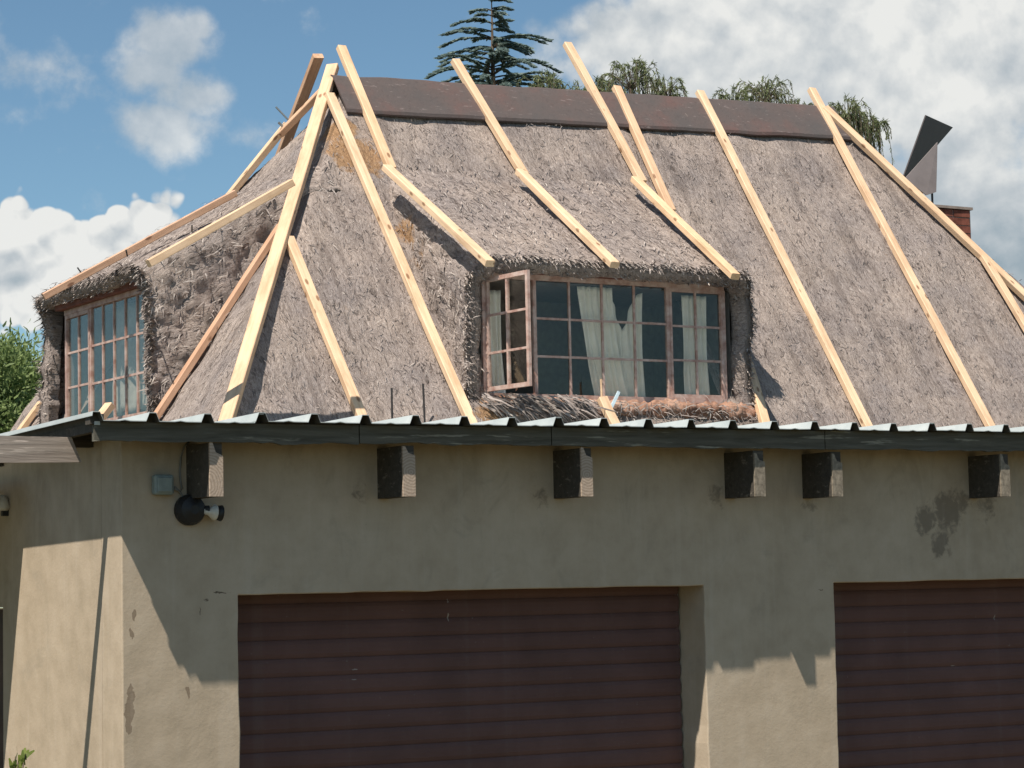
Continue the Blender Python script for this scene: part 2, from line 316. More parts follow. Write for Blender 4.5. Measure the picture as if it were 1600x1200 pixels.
def mud():
    M = Mat('mud_and_reed_sill', .95, .05); p = M.pos(); a = M.noise(p, 5, 5, .65); b = M.noise(M.coord('Object', (10, 40, 40)), 1.2, 4, .7)
    base = M.ramp(a, [(.3, (.22, .12, .085)), (.52, (.40, .235, .165)), (.7, (.44, .31, .24))])
    base = M.mix(M.step(b, .48, .62, 0, .6), base, (.16, .11, .09)); M.col(base); M.bump(b, .7, .02); return M.m
MT['mud'] = mud()
def leaf_mat(name, lo_, hi_, rough=.55):
    M = Mat(name, rough, .25); a = M.attr('var', 'Fac'); M.col(M.ramp(a, [(0, lo_), (1, hi_)]))
    M.b.inputs['Transmission Weight'].default_value = 0
    t = M.N.new('ShaderNodeBsdfTranslucent'); M.L.new(M.ramp(a, [(0, lo_), (1, hi_)]), t.inputs[0]); mxs = M.N.new('ShaderNodeMixShader'); mxs.inputs[0].default_value = .45
    o = M.N['Material Output']; M.L.new(M.b.outputs[0], mxs.inputs[1]); M.L.new(t.outputs[0], mxs.inputs[2]); M.L.new(mxs.outputs[0], o.inputs[0]); return M.m
MT['willow'] = leaf_mat('willow_leaves', (.11, .14, .065), (.31, .35, .18))
MT['conifer'] = leaf_mat('conifer_needles', (.10, .15, .14), (.29, .37, .33))
MT['bright'] = leaf_mat('bright_leaves', (.09, .15, .045), (.34, .43, .18))
MT['shrub'] = leaf_mat('shrub_leaves', (.06, .10, .015), (.24, .29, .06))
MT['bark'] = simple('bark', (.10, .08, .06), .9, .1, 0, .3, 9)
MT['brick'] = simple('red_brick', (.23, .085, .06), .9, .1, 0, .3, 12)
MT['mortar'] = simple('mortar', (.34, .28, .24), .95, .05)
MT['cowl'] = simple('cowl_metal_shaded', (.105, .094, .094), .8, .12, .0, .1, 5)  # darker copy of the cowl metal; shade is painted into its colour
MT['black'] = simple('black_metal', (.018, .018, .019), .5, .4)
MT['lampwhite'] = simple('white_glass', (.62, .60, .54), .3, .5)
MT['boxgrey'] = simple('grey_plastic', (.24, .29, .275), .5, .4)
MT['cable'] = simple('grey_cable', (.22, .22, .20), .6, .3)
MT['iron'] = simple('dark_iron', (.03, .028, .027), .6, .4)
MT['steel'] = simple('steel_pin', (.30, .34, .36), .35, .5, .6)
MT['blue'] = simple('pale_blue_plastic', (.55, .68, .74), .5, .4)
MT['door'] = simple('dark_door_wood', (.085, .045, .032), .6, .3, 0, .3, 6)
def ground_mat():
    M = Mat('dry_ground', .95, .1); p = M.pos(); a = M.noise(p, .25, 6, .6); b = M.noise(p, 6, 5, .6)
    base = M.ramp(M.math('ADD', M.math('MULTIPLY', a, .6), M.math('MULTIPLY', b, .4)), [(.35, (.055, .055, .025)), (.55, (.10, .082, .044)), (.7, (.17, .13, .08))])
    M.col(base); M.bump(b, .6, .03); return M.m
MT['ground'] = ground_mat()

# ------------------------------------------------------------------ object helpers
class MB:
    def __init__(s): s.v = []; s.f = []
    def add(s, v, f):
        o = len(s.v); s.v += [tuple(float(c) for c in p) for p in v]; s.f += [tuple(i+o for i in q) for q in f]; return s
    def box(s, lo_, hi_):
        (a, b, c), (d, e_, f) = lo_, hi_
        return s.add([(a,b,c),(d,b,c),(d,e_,c),(a,e_,c),(a,b,f),(d,b,f),(d,e_,f),(a,e_,f)],
                     [(0,3,2,1),(4,5,6,7),(0,1,5,4),(1,2,6,5),(2,3,7,6),(3,0,4,7)])
    def bar(s, p, q, w, t, up):          # box along p->q; w across, t along the 'up' normal
        p = np.array(p, float); q = np.array(q, float); d = (q-p)/np.linalg.norm(q-p)
        x = np.cross(d, np.array(up, float)); x /= np.linalg.norm(x); n = np.cross(x, d)
        vs_ = [e_ + x*(sx*w/2) + n*(sn*t/2) for e_ in (p, q) for sx, sn in ((-1,-1),(1,-1),(1,1),(-1,1))]
        return s.add(vs_, [(0,1,2,3),(7,6,5,4),(0,4,5,1),(1,5,6,2),(2,6,7,3),(3,7,4,0)])
    def tube(s, pts, rad, k=6):
        pts = [np.array(p, float) for p in pts]; n = len(pts); o = len(s.v); rr = rad if isinstance(rad, (list, tuple)) else [rad]*n
        for i, p in enumerate(pts):
            d = pts[min(i+1, n-1)] - pts[max(i-1, 0)]; d /= np.linalg.norm(d)+1e-9
            a = np.cross(d, (0.31, 0.22, 0.92) if abs(d[2]) < .9 else (1, 0, 0)); a /= np.linalg.norm(a); b = np.cross(d, a)
            for j in range(k):
                t_ = 2*math.pi*j/k; s.v.append(tuple(p + (a*math.cos(t_)+b*math.sin(t_))*rr[i]))
        for i in range(n-1):
            for j in range(k):
                s.f.append((o+i*k+j, o+i*k+(j+1)%k, o+(i+1)*k+(j+1)%k, o+(i+1)*k+j))
        s.f.append(tuple(o+j for j in reversed(range(k)))); s.f.append(tuple(o+(n-1)*k+j for j in range(k))); return s
def tag(o, label=None, cat=None, group=None, kind=None):
    if label: o['label'] = label
    if cat: o['category'] = cat
    if group: o['group'] = group
    if kind: o['kind'] = kind
    return o
def empty(name, loc, label, cat, group=None):
    o = bpy.data.objects.new(name, None); COL.objects.link(o); o.location = tuple(float(c) for c in loc); o.empty_display_size = .2
    return tag(o, label, cat, group)
def wloc(o):
    v = Vector((0, 0, 0))
    while o: v = v + o.location; o = o.parent
    return v
def mk(name, mb, mat, parent=None, smooth=False, fixn=True, mats=None, origin=None):
    """link a mesh given in world coordinates; a child keeps its place under its thing"""
    me = bpy.data.meshes.new(name)
    base = np.array(wloc(parent)) if parent else np.zeros(3)
    if origin is None: origin = base if parent else (np.mean(np.array(mb.v), axis=0) if len(mb.v) < 200000 else np.zeros(3))
    origin = np.array(origin, float)
    V = np.array(mb.v, float) - origin
    me.from_pydata(V.tolist(), [], mb.f); me.materials.append(mat)
    if mats:
        for x in mats: me.materials.append(x)
    if fixn:
        bm = bmesh.new(); bm.from_mesh(me); bmesh.ops.recalc_face_normals(bm, faces=bm.faces); bm.to_mesh(me); bm.free()
    if smooth: me.polygons.foreach_set('use_smooth', [True]*len(me.polygons))
    o = bpy.data.objects.new(name, me); COL.objects.link(o)
    if parent: o.parent = parent
    o.location = tuple(origin - base)
    return o
def fattr(o, name, vals):
    a = o.data.attributes.new(name, 'FLOAT', 'POINT'); a.data.foreach_set('value', np.asarray(vals, np.float32))
def vattr(o, name, vals):
    a = o.data.attributes.new(name, 'FLOAT_VECTOR', 'POINT'); a.data.foreach_set('vector', np.asarray(vals, np.float32).ravel())
def slivers(P, D, Nn, ln, wd, var):
    """thin two-segment blades; P root, D direction, Nn facing, arrays of length N"""
    D = D/np.linalg.norm(D, axis=1, keepdims=True); X = np.cross(D, Nn); X /= np.linalg.norm(X, axis=1, keepdims=True)+1e-9
    Nn2 = np.cross(X, D); n = len(P); w = (X.T*wd/2).T; l = (D.T*ln).T; bend = (Nn2.T*(ln*.10)).T
    V = np.stack([P-w, P+w, P+l*.5+w+bend, P+l*.5-w+bend, P+l+w*.4, P+l-w*.4], axis=1).reshape(-1, 3)
    i = np.arange(n)*6
    Fc = np.concatenate([np.stack([i, i+1, i+2, i+3], 1), np.stack([i+3, i+2, i+4, i+5], 1)])
    return V, Fc, np.repeat(var, 6)
def mk_slivers(name, lst, mat, parent, kind='stuff'):
    V = np.concatenate([a[0] for a in lst]); off = 0; Fs = []; va = []
    for a in lst:
        Fs.append(a[1]+off); off += len(a[0]); va.append(a[2])
    mb = MB(); mb.v = V.tolist(); mb.f = np.concatenate(Fs).tolist()
    o = mk(name, mb, mat, parent, fixn=False, origin=None if parent else (0, 0, 0)); fattr(o, 'var', np.concatenate(va))
    if kind: o['kind'] = kind
    return o

# ================================================================== SETTING
g = MB(); g.add([(-400, -300, 0), (600, -300, 0), (600, 700, 0), (-400, 700, 0)], [(0, 1, 2, 3)])
tag(mk('ground', g, MT['ground'], fixn=False), kind='structure')

# ================================================================== GARAGE
GX1 = 7.4
garage = empty('garage', (0, 0, 0), 'plastered double garage with flat metal roof and two maroon roller doors', 'garage')
HD = 2.055; D1 = (.543, 3.043); D2 = (3.85, 6.35); TH = .235
def prism_y(poly, y0, y1):
    n = len(poly); v = [(x, y0, z) for x, z in poly] + [(x, y1, z) for x, z in poly]
    f = [tuple(range(n)), tuple(range(2*n-1, n-1, -1))] + [(i, i+n, (i+1) % n+n, (i+1) % n) for i in range(n)]
    return v, f
def uneven(a, b, n, amp, axis):
    """points from a to b with a hand-plastered wobble on one axis"""
    r_ = []
    for i in range(n+1):
        t_ = i/n; p = [a[0]+(b[0]-a[0])*t_, a[1]+(b[1]-a[1])*t_]
        if 0 < i < n: p[axis] += amp*noise.noise(Vector((p[0]*9.1, p[1]*9.3, 3.7)))
        r_.append(tuple(p))
    return r_[:-1]
poly = []
poly += uneven((0, 0), (D1[0], 0), 1, 0, 1); poly += uneven((D1[0], 0), (D1[0], HD), 24, .008, 0); poly += uneven((D1[0], HD), (D1[1], HD), 24, .006, 1)
poly += uneven((D1[1], HD), (D1[1], 0), 24, .008, 0); poly += [(D1[1], 0)]; poly += uneven((D2[0], 0), (D2[0], HD), 24, .008, 0); poly += uneven((D2[0], HD), (D2[1], HD), 24, .006, 1)
poly += [(D2[1], HD), (D2[1], 0), (GX1, 0), (GX1, 2.755), (0, 2.755)]

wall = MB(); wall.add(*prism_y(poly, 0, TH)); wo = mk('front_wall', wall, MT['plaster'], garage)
bv = wo.modifiers.new('soft_edge', 'BEVEL'); bv.width = .006; bv.segments = 2; bv.limit_method = 'ANGLE'
sw = MB()
def side_poly(pts): # y,z polygon extruded in x
    n = len(pts); v = [(.001, y, z) for y, z in pts] + [(.22, y, z) for y, z in pts]
    return v, [tuple(range(n)), tuple(range(2*n-1, n-1, -1))] + [(i, i+n, (i+1) % n+n, (i+1) % n) for i in range(n)]
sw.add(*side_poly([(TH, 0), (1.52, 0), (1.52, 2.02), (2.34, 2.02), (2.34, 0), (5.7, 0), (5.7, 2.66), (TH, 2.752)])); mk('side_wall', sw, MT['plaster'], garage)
# side door, deep in its reveal
sd = MB(); sd.box((.12, 1.53, .01), (.16, 2.33, 2.01)); so_ = mk('side_door', sd, MT['door'], garage); so_['label'] = 'dark brown wooden side door'
# roller doors: one curved slat copied up the opening
def slat_mesh(name, w):
    mb = MB(); pr = [(-.0045, 0), (-.009, .007), (-.0145, .020), (-.016, .042), (-.0145, .063), (-.009, .076), (-.0045, .0824), (.006, .0824), (.006, 0)]
    n = len(pr); v = [(0, a, b) for a, b in pr] + [(w, a, b) for a, b in pr]
    mb.add(v, [tuple(range(n)), tuple(range(2*n-1, n-1, -1))] + [(i, i+n, (i+1) % n+n, (i+1) % n) for i in range(n)])
    return mb
for (x0, x1), lab in ((D1, 'maroon roller door'), (D2, 'maroon roller door')):
    dr = bpy.data.objects.new('roller_door', None); COL.objects.link(dr); dr.parent = garage; dr.location = (x0+.012, TH-.015, 0.02)
    first = None
    for k in range(25):
        if first is None:
            mb = slat_mesh('door_slat', x1-x0-.024); me = bpy.data.meshes.new('door_slat'); me.from_pydata(mb.v, [], mb.f); me.materials.append(MT['shutter'])
            o = bpy.data.objects.new('door_slat', me); first = o
        else: o = first.copy()
        COL.objects.link(o); o.parent = dr; o.location = (0, random.uniform(-.0015, .0015), k*.083)
    cl = MB(); cl.box((x0+.005, TH+.012, 0), (x1-.005, TH+.03, HD+.3)); mk('door_backing', cl, MT['dark'], garage)
# roof of ribbed sheets, falling slightly to the back
PITCH_ = .25; X0 = -.225; YF = -.307; YB = 5.75
def zsheet(y): return 2.793 - .016*(y-YF)
def sheet(i):
    xs = []; x = X0 + i*3*PITCH_
    for k in range(3):
        c = x + k*PITCH_
        xs += [(c-.030, 0), (c-.015, .036), (c+.015, .036), (c+.030, 0), (c+.10, .0), (c+.125, .004), (c+.15, 0)]
    c = x + 3*PITCH_; xs += [(c-.030, 0.002), (c-.017, .039), (c+.012, .039)]
    if i == 0: xs = [(X0-.019, .020), (X0-.016, .036)] + xs[2:]
    ys = [YF + random.uniform(-.008, .008), 0, 1, 2.5, 4, YB]; n = len(xs); dz = random.uniform(-.003, .003) + .006*i*.75
    v = []; f = []
    for t_ in (0, -.0035):
        for y in ys:
            for a, b in xs: v.append((a, y, zsheet(y)+b+t_+dz))
    m_ = len(ys)
    for s_ in range(2):
        o = s_*n*m_
        for j in range(m_-1):
            for k in range(n-1): f.append((o+j*n+k, o+j*n+k+1, o+(j+1)*n+k+1, o+(j+1)*n+k))
    for k in range(n-1):
        f.append((k, n*m_+k, n*m_+k+1, k+1)); o = (m_-1)*n; f.append((o+k, o+k+1, n*m_+o+k+1, n*m_+o+k))
    for j in range(m_-1):
        f.append((j*n, (j+1)*n, n*m_+(j+1)*n, n*m_+j*n)); f.append((j*n+n-1, n*m_+j*n+n-1, n*m_+(j+1)*n+n-1, (j+1)*n+n-1))
    mb = MB(); mb.add(v, f); return mb
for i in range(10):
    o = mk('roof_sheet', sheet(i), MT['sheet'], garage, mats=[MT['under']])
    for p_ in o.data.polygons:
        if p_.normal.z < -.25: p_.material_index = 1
# fascia boards and exposed rafter ends
xf = [-.222, 1.02, 2.02, 3.62, 5.1, GX1+.1]
for a, b in zip(xf[:-1], xf[1:]):
    mb = MB(); dz = random.uniform(-.006, .004); n = 40; vv = []; ff = []
    for i in range(n+1):
        x = a+.003+(b-a-.006)*i/n; w = .009*noise.noise(Vector((x*5, 1, 2)))+.006*noise.noise(Vector((x*21, 4, 2))); z0 = 2.712+dz+w+.004*(x/5); z1 = 2.786+.006*x
        vv += [(x, -.256, z0), (x, -.230, z0), (x, -.230, z1), (x, -.256, z1)]
    for i in range(n):
        o = i*4
        for k in range(4): ff.append((o+k, o+(k+1) % 4, o+4+(k+1) % 4, o+4+k))
    ff += [(0, 1, 2, 3), tuple(n*4+k for k in (3, 2, 1, 0))]
    mb.add(vv, ff); mk('fascia_board', mb, MT['fascia'], garage)
bw = .062
for i, px in enumerate((349, 650, 927, 1196, 1318, 1579)):
    p = atY(px, 775, -.25); x1 = p[0]; z0 = p[2]-.002; yf = -.250 + random.uniform(-.004, .004)
    b = MB(); chip = random.uniform(.02, .05)
    b.box((x1-bw, yf+.012, z0), (x1, .06, 2.706)); bo = mk('rafter', b, MT['beam'], garage)
    e_ = MB(); zt = z0 + (.205 if i < 3 else .19)
    vv = [(x1-bw, yf, z0), (x1, yf, z0), (x1, yf, zt-chip), (x1-bw*.55, yf, zt-chip*.5), (x1-bw*.8, yf, zt+chip*.9), (x1-bw, yf, zt+chip)]
    e_.add(vv + [(a, yf+.0115, c) for a, _, c in vv], [(0, 1, 2, 3, 4, 5), (11, 10, 9, 8, 7, 6)] + [(k, k+6, (k+1) % 6+6, (k+1) % 6) for k in range(6)])
    eo = mk('rafter_end', e_, MT['endgrain'] if i < 3 else MT['endgrey'], garage, origin=(x1-bw*.3, yf, z0+.11)); eo['label'] = 'pale split end grain of a rafter'
mb = MB(); p = atY(133, 652, -.30); q = atY(134, 667, -.30); mb.box((-.219, -.2625, q[2]+.012), (-.196, -.2565, p[2]-.012)); mk('sheet_clip', mb, MT['sheet'], garage)
# purlins under the roof sheet at the verge
mb = MB()
for y in (.32, 1.5, 3.2, 4.9): mb.box((-.170, y, zsheet(y)-.066), (GX1, y+.05, zsheet(y)-.008))
mk('purlin', mb, MT['beam'], garage)

# filler under the verge, added to block a slit of sunlight
mb = MB(); zz = [(-.224, 2.748), (5.7, 2.65), (5.7, zsheet(5.7)-.006), (-.224, zsheet(-.224)-.006)]
mb.add([(-.205, y, z) for y, z in zz]+[(-.172, y, z) for y, z in zz], [(0, 1, 2, 3), (7, 6, 5, 4)]+[(i, i+4, (i+1) % 4+4, (i+1) % 4) for i in range(4)]); mk('verge_light_stop', mb, MT['beam'], garage)
mb = MB(); mb.box((X0-.012, -.254, 2.775), (X0+.05, -.20, zsheet(-.22)+.028)); mk('rib_light_stop', mb, MT['beam'], garage)  # block added to stop sunlight coming through the open end rib
# weathered board running out from the corner, and an unseen carport roof
bd = MB(); p0 = atY(128, 722, .07); p1 = atY(112, 683, .07); n = 10; vv = []
top = []; bot = []
for i in range(n+1):
    t_ = i/n; xb = p0[0]-.002 - 1.9*t_; xt = p1[0] - 1.9*t_
    bot.append((xb, p0[2]+.006*noise.noise(Vector((t_*17, 2, 5)))-.012*t_)); top.append((xt, p1[2]+.004*noise.noise(Vector((t_*13, 7, 5)))+.004*t_))
pl = bot + top[::-1]; bd.add(*prism_y(pl, .07, .092))
tag(mk('weathered_board', bd, MT['greyboard'], origin=(p0[0], .08, p0[2])), 'grey weathered wooden board sticking out past the garage corner under the roof edge', 'board')
cp = empty('carport', (-2.2, 3, 0), 'unseen low carport roof shading the left wall of the garage', 'carport')  # out of view; set so its edge casts the shade on the side wall
mb = MB(); mb.box((-4.2, 1.15, 2.60), (-.14, 5.2, 2.63)); mk('roof_sheet', mb, MT['sheet'], cp)
for x, y in ((-4.1, 1.25), (-4.1, 5.1), (-.5, 5.1)):
    mb = MB(); mb.tube([(x, y, 0), (x, y, 2.6)], .05, 8); mk('post', mb, MT['beam'], cp)

# things on the garage wall
jb = empty('junction_box', atY(251, 758, 0), 'small grey square junction box on the wall beside the first rafter end', 'junction box')
c = atY(251, 758, 0); mb = MB(); mb.box((c[0]-.046, -.045, c[2]-.044), (c[0]+.046, -.001, c[2]+.044)); o = mk('box_body', mb, MT['boxgrey'], jb)
b_ = o.modifiers.new('round', 'BEVEL'); b_.width = .012; b_.segments = 3
mb = MB(); mb.box((c[0]-.034, -.051, c[2]-.032), (c[0]+.034, -.0455, c[2]+.032)); o = mk('lid', mb, MT['boxgrey'], jb); b_ = o.modifiers.new('round', 'BEVEL'); b_.width = .003
def wallpath(pts, y=-.012): return [atY(px, py, y) for px, py in pts]
mb = MB(); mb.tube(wallpath([(296, 690), (288, 698), (283, 714), (281, 735), (282, 752), (284, 763), (282, 769), (278, 766), (273, 761), (266, 759)]), .0042, 6)
mb.tube(wallpath([(267, 763), (275, 765), (281, 768), (285, 776), (290, 786)]), .0042, 6)
tag(mk('cable', mb, MT['cable'], smooth=True), 'thin grey cable from the eave down to the junction box and the black lamp', 'cable')
lm = empty('spotlight', atY(294, 797, 0), 'black round wall spotlight with a white bulb under the junction box', 'wall lamp')
c = atY(294, 797, 0); mb = MB(); mb.tube([c+(0, -.002, 0), c+(0, -.03, 0), c+(0, -.06, 0), c+(0, -.075, 0)], [.068, .068, .056, .02], 22); mk('round_base', mb, MT['black'], lm)
mb = MB(); e0 = c+(.055, -.05, .0); mb.tube([e0, e0+(.02, -.004, .0)], .018, 12); mk('lamp_holder', mb, MT['black'], lm)
a = atY(318, 799, -.055); b = atY(337, 801, -.055); d = (b-a); mb = MB()
mb.tube([a, a+d*.35, a+d*.55, a+d*.85, a+d*1.0], [.013, .014, .022, .036, .034], 16); mk('bulb', mb, MT['lampwhite'], lm, smooth=True)
mb = MB(); mb.tube([a+d*1.02, a+d*1.45], [.030, .036], 16); mk('lamp_hood', mb, MT['black'], lm, smooth=True)
sl = empty('bulkhead_lamp', atX(12, 785, 0), 'small white lamp on the shaded side wall above the dark door', 'wall lamp'); c = atX(12, 790, 0)
mb = MB(); mb.tube([c+(-.03, 0, .05), c+(-.03, 0, .03), c+(-.03, 0, -.01), c+(-.03, 0, -.025)], [.018, .03, .042, .03], 14); mk('lamp_shade', mb, MT['lampwhite'], sl, smooth=True)
mb = MB(); mb.box((c[0]-.03, c[1]-.012, c[2]-.05), (c[0]+.001, c[1]+.012, c[2]+.012)); mk('bracket', mb, MT['black'], sl)

# ================================================================== THATCHED HOUSE
T54 = math.tan(R(54))
house = empty('thatched_house', (8.2, 8.6, 0), 'thatched house with dormer windows behind the garage, battens laid over its grey roof', 'house')
def smin(a, b, k):
    h = np.clip(.5+.5*(b-a)/k, 0, 1); return b+(a-b)*h-k*h*(1-h)
def zroof(x, y):
    zf = 3.585 + T54*(y-6.591); yr = 8.68+.03*(x-5.6); zrg = 3.585+T54*(yr-6.591)
    zb = zrg - T54*(y-yr) + 1.15*np.clip(5.6-x, 0, 1.2); zl = 6.447 - T54*(5.6-x); zr_ = 6.62 - T54*(x-10.95)
    fb = smin(zf, zb, .10); lr = smin(zl, zr_, .10); z = smin(fb, lr, .16)
    which = np.where(np.minimum(zf, zb) < np.minimum(zl, zr_), np.where(zf < zb, 0, 2), np.where(zl < zr_, 1, 3))
    return z, which
def nz(P, sc, oct_=4):
    return np.array([noise.fractal(Vector((float(p[0])*sc, float(p[1])*sc, float(p[2])*sc)), 1.0, 2.0, oct_) for p in P])
xs = np.arange(2.75, 13.45, .034); ys = np.arange(6.02, 11.45, .034)
XX, YY = np.meshgrid(xs, ys); ZZ, WH = zroof(XX, YY)
P = np.stack([XX.ravel(), YY.ravel(), ZZ.ravel()], 1); wh = WH.ravel()
nrm = np.array([(0, -math.sin(R(54)), math.cos(R(54))), (-math.sin(R(54)), 0, math.cos(R(54))), (0, math.sin(R(54)), math.cos(R(54))), (math.sin(R(54)), 0, math.cos(R(54)))])
disp = nz(P, 1.2, 3)*.032 + nz(P*np.array([1, 1, .6]), 6.0, 3)*.012
sag = .03*np.sin(np.clip((P[:, 2]-3.2)/3.2, 0, 1)*math.pi)
SURF = P + nrm[wh]*(disp+sag)[:, None]
tuv = np.zeros_like(P); isx = (wh == 0) | (wh == 2)
tuv[:, 0] = np.where(isx, P[:, 0], P[:, 1]); tuv[:, 1] = P[:, 2]/math.sin(R(54)); tuv[:, 2] = wh*7.3
ny, nx = XX.shape; F_ = []
rf = (P[:, 0] > 5.72) & (P[:, 0] < 7.95) & (P[:, 1] > 6.53) & (P[:, 1] < 7.6)
rl = (P[:, 1] > 7.99) & (P[:, 1] < 9.74) & (P[:, 0] > 3.49) & (P[:, 0] < 4.5)
ok = (P[:, 2] > 2.92) & ~(rf | rl)
for j in range(ny-1):
    for i in range(nx-1):
        a = j*nx+i; q = (a, a+1, a+nx+1, a+nx)
        if ok[a] and ok[a+1] and ok[a+nx+1] and ok[a+nx]: F_.append(q)
mb = MB(); mb.v = SURF.tolist(); mb.f = F_
th = mk('thatch_roof', mb, MT['thatch'], house, smooth=True, fixn=False); vattr(th, 'tuv', tuv)
hw = MB(); hw.box((3.9, 6.85, 0), (12.3, 10.45, 3.4)); mk('house_wall', hw, MT['plaster'], house)

STRAW = []
def jitter_dir(D, Nn, ang, lift):
    n = len(D); D = D/np.linalg.norm(D, axis=1, keepdims=True); X = np.cross(D, Nn); X /= np.linalg.norm(X, axis=1, keepdims=True)+1e-9
    a = rng.normal(0, ang, n); l = rng.uniform(*lift, n)
    return (D.T*np.cos(a)).T + (X.T*np.sin(a)).T + (Nn.T*l).T
def scatter_main(n, x0, x1, y0, y1):
    x = rng.uniform(x0, x1, n); y = rng.uniform(y0, y1, n)
    i = np.clip(((x-xs[0])/.034).astype(int), 0, nx-1); j = np.clip(((y-ys[0])/.034).astype(int), 0, ny-1); k = j*nx+i
    k = k[ok[k] & (wh[k] != 2) & (P[k, 2] > 3.0)]; k = k[~((P[k, 0] > 5.6) & (P[k, 0] < 8.1) & (P[k, 1] > 6.43) & (P[k, 1] < 7.6))]
    p = SURF[k] + rng.normal(0, .012, (len(k), 3)); nn = nrm[wh[k]]; dn = np.cross(np.cross(nn, (0, 0, -1.0)), nn)
    p = p + nn*rng.uniform(0.0, .012, len(k))[:, None]
    d = jitter_dir(dn, nn, .7, (-.07, .07))
    STRAW.append(slivers(p, d, nn, rng.uniform(.02, .07, len(k)), rng.uniform(.0035, .0075, len(k)), np.clip(rng.normal(.40, .22, len(k)), 0, 1)))
scatter_main(9000, 3.2, 13.3, 6.1, 9.0)
scatter_main(2200, 3.0, 5.8, 6.3, 10.6)

def dormer(name, Mf, qw, qe, qk, ze, zk, s0, s1, fl0, fl1, zs, label, nstraw, side_sgn=1):
    slope = (zk-ze)/(qe-qk); zb = zs-.40; r = .30 if Mf is FM else .14; nP = 130; nQ = 70; q0 = qk-.12
    # profile: fraction up the leg a, cross position s at the outer face, outward normal
    H = ze-zb; wtop = (s1-s0); Ltot = H+wtop+H
    E = []; Vv = []; T = []
    rows = []
    us = np.linspace(0, 1, nP+1)*Ltot
    def prof(u, zr, th):
        Ht = zr-zb
        if u < H:
            a = u/H; z = zb+a*(zr-zb); s = s0 - fl0*(1-a)**1.0; n_ = (-1, .25); 
            if zr-z < r: k = (r-(zr-z))/r; s = s0 + r*.45*k*k; n_ = (-1+.5*k, .3+.7*k)
        elif u < H+wtop:
            x = (u-H)/wtop; s = s0 + r*.45 + (s1-s0-r*.9)*x; z = zr - .02*(abs(2*x-1)**6); n_ = (0, 1)
        else:
            a = 1-(u-H-wtop)/H; z = zb+a*(zr-zb); s = s1 + fl1*(1-a)**1.0; n_ = (1, .25)
            if zr-z < r: k = (r-(zr-z))/r; s = s1 - r*.45*k*k; n_ = (1-.5*k, .3+.7*k)
        a_ = min(1, max(0, (z-zs)/(zr-zs)))
        l = math.hypot(*n_); return s - n_[0]/l*th, z - n_[1]/l*th, (n_[0]/l, n_[1]/l), a_
    def qf(a_):
        k = min(1, max(0, (a_-.72)/.28)); k = k*k*(3-2*k); return qw+.07+(qe-qw-.07)*k
    def grid(th_list):
        pts = []; nor = []
        for v_ in np.linspace(0, 1, nQ+1):
            for u in us:
                s, z, n_, a_ = prof(u, ze, 0); q = q0+(qf(a_)-q0)*v_
                zr = ze+(qe-q)*slope; s, z, n_, a_ = prof(u, zr, 0)
                pts.append((s, q, z)); nor.append((n_[0], .12, n_[1]))
        return np.array(pts), np.array(nor)
    A, NN = grid(None); nn_ = NN/np.linalg.norm(NN, axis=1, keepdims=True)
    legm = np.clip(np.abs(nn_[:, 0])*1.4-.5, 0, 1); d_ = nz(A, 1.6, 3)*.03 + nz(A, 8.0, 3)*(.012+.016*legm) + nz(A*np.array([1, .5, 1.3]), 22.0, 2)*(.006+(.036 if Mf is LM else .012)*legm)
    edge = np.repeat(np.linspace(0, 1, nQ+1), nP+1)
    A = A + nn_*d_[:, None]
    A[:, 1] += np.where(edge > .98, nz(A, 9.0, 3)*.022, 0)
    tv = np.stack([np.tile(us, nQ+1), -A[:, 1], np.full(len(A), 3.1)], 1)
    m_ = nP+1; Fq = [(j*m_+i, j*m_+i+1, (j+1)*m_+i+1, (j+1)*m_+i) for j in range(nQ) for i in range(nP)]
    # rim (cut thatch ends) and a short inner lining
    inner = []; back = []
    for i, u in enumerate(us):
        o_ = A[nQ*m_+i]; n_ = nn_[nQ*m_+i]
        mid = o_ - n_*np.array([1, 0, .75])*.07; mid[1] += .006
        ins = o_ - n_*np.array([1, 0, .75])*.135; ins[1] -= .035
        inner.append((mid, ins)); b2 = ins.copy(); b2[1] = qw-.05; back.append(b2)
    V = np.concatenate([A, np.array([a for a, b in inner]), np.array([b for a, b in inner]), np.array(back)])
    o1 = len(A); o2 = o1+m_; o3 = o2+m_; o0 = nQ*m_
    for i in range(nP):
        Fq += [(o0+i, o0+i+1, o1+i+1, o1+i), (o1+i, o1+i+1, o2+i+1, o2+i), (o2+i, o2+i+1, o3+i+1, o3+i)]
    ext = [np.stack([us, np.full(m_, 9.0+.1*k), np.full(m_, 1.0)], 1) for k in range(3)]
    tv = np.concatenate([tv]+ext)
    Wd = np.array([Mf(*p) for p in V]); Wd[:, 2] = smin(Wd[:, 2], 3.585+T54*(Wd[:, 1]-6.591)+.03, .10) if Mf is LM else Wd[:, 2]; mb = MB(); mb.v = Wd.tolist(); mb.f = Fq
    o = mk(name, mb, MT['thatch'], house, smooth=True, fixn=True); vattr(o, 'tuv', tv); o['label'] = label
    # loose reeds on the surface and at the cut edge
    Mv = lambda v: np.array([Mf(*p) for p in v]) - np.array(Mf(0, 0, 0))
    k = rng.integers(0, len(A), nstraw); jj = A[k] + rng.normal(0, .014, (nstraw, 3)); nn2 = nn_[k]
    if Mf is LM: jj[:, 2] = smin(jj[:, 2], 3.585+T54*(jj[:, 0]-6.591)+.04, .10)
    down = np.stack([np.zeros(nstraw), np.ones(nstraw), -np.ones(nstraw)*slope], 1); legs = np.abs(nn2[:, 0]) > .5
    down[legs] = np.stack([np.zeros(legs.sum()), np.ones(legs.sum())*.9, -.75*np.ones(legs.sum())], 1)
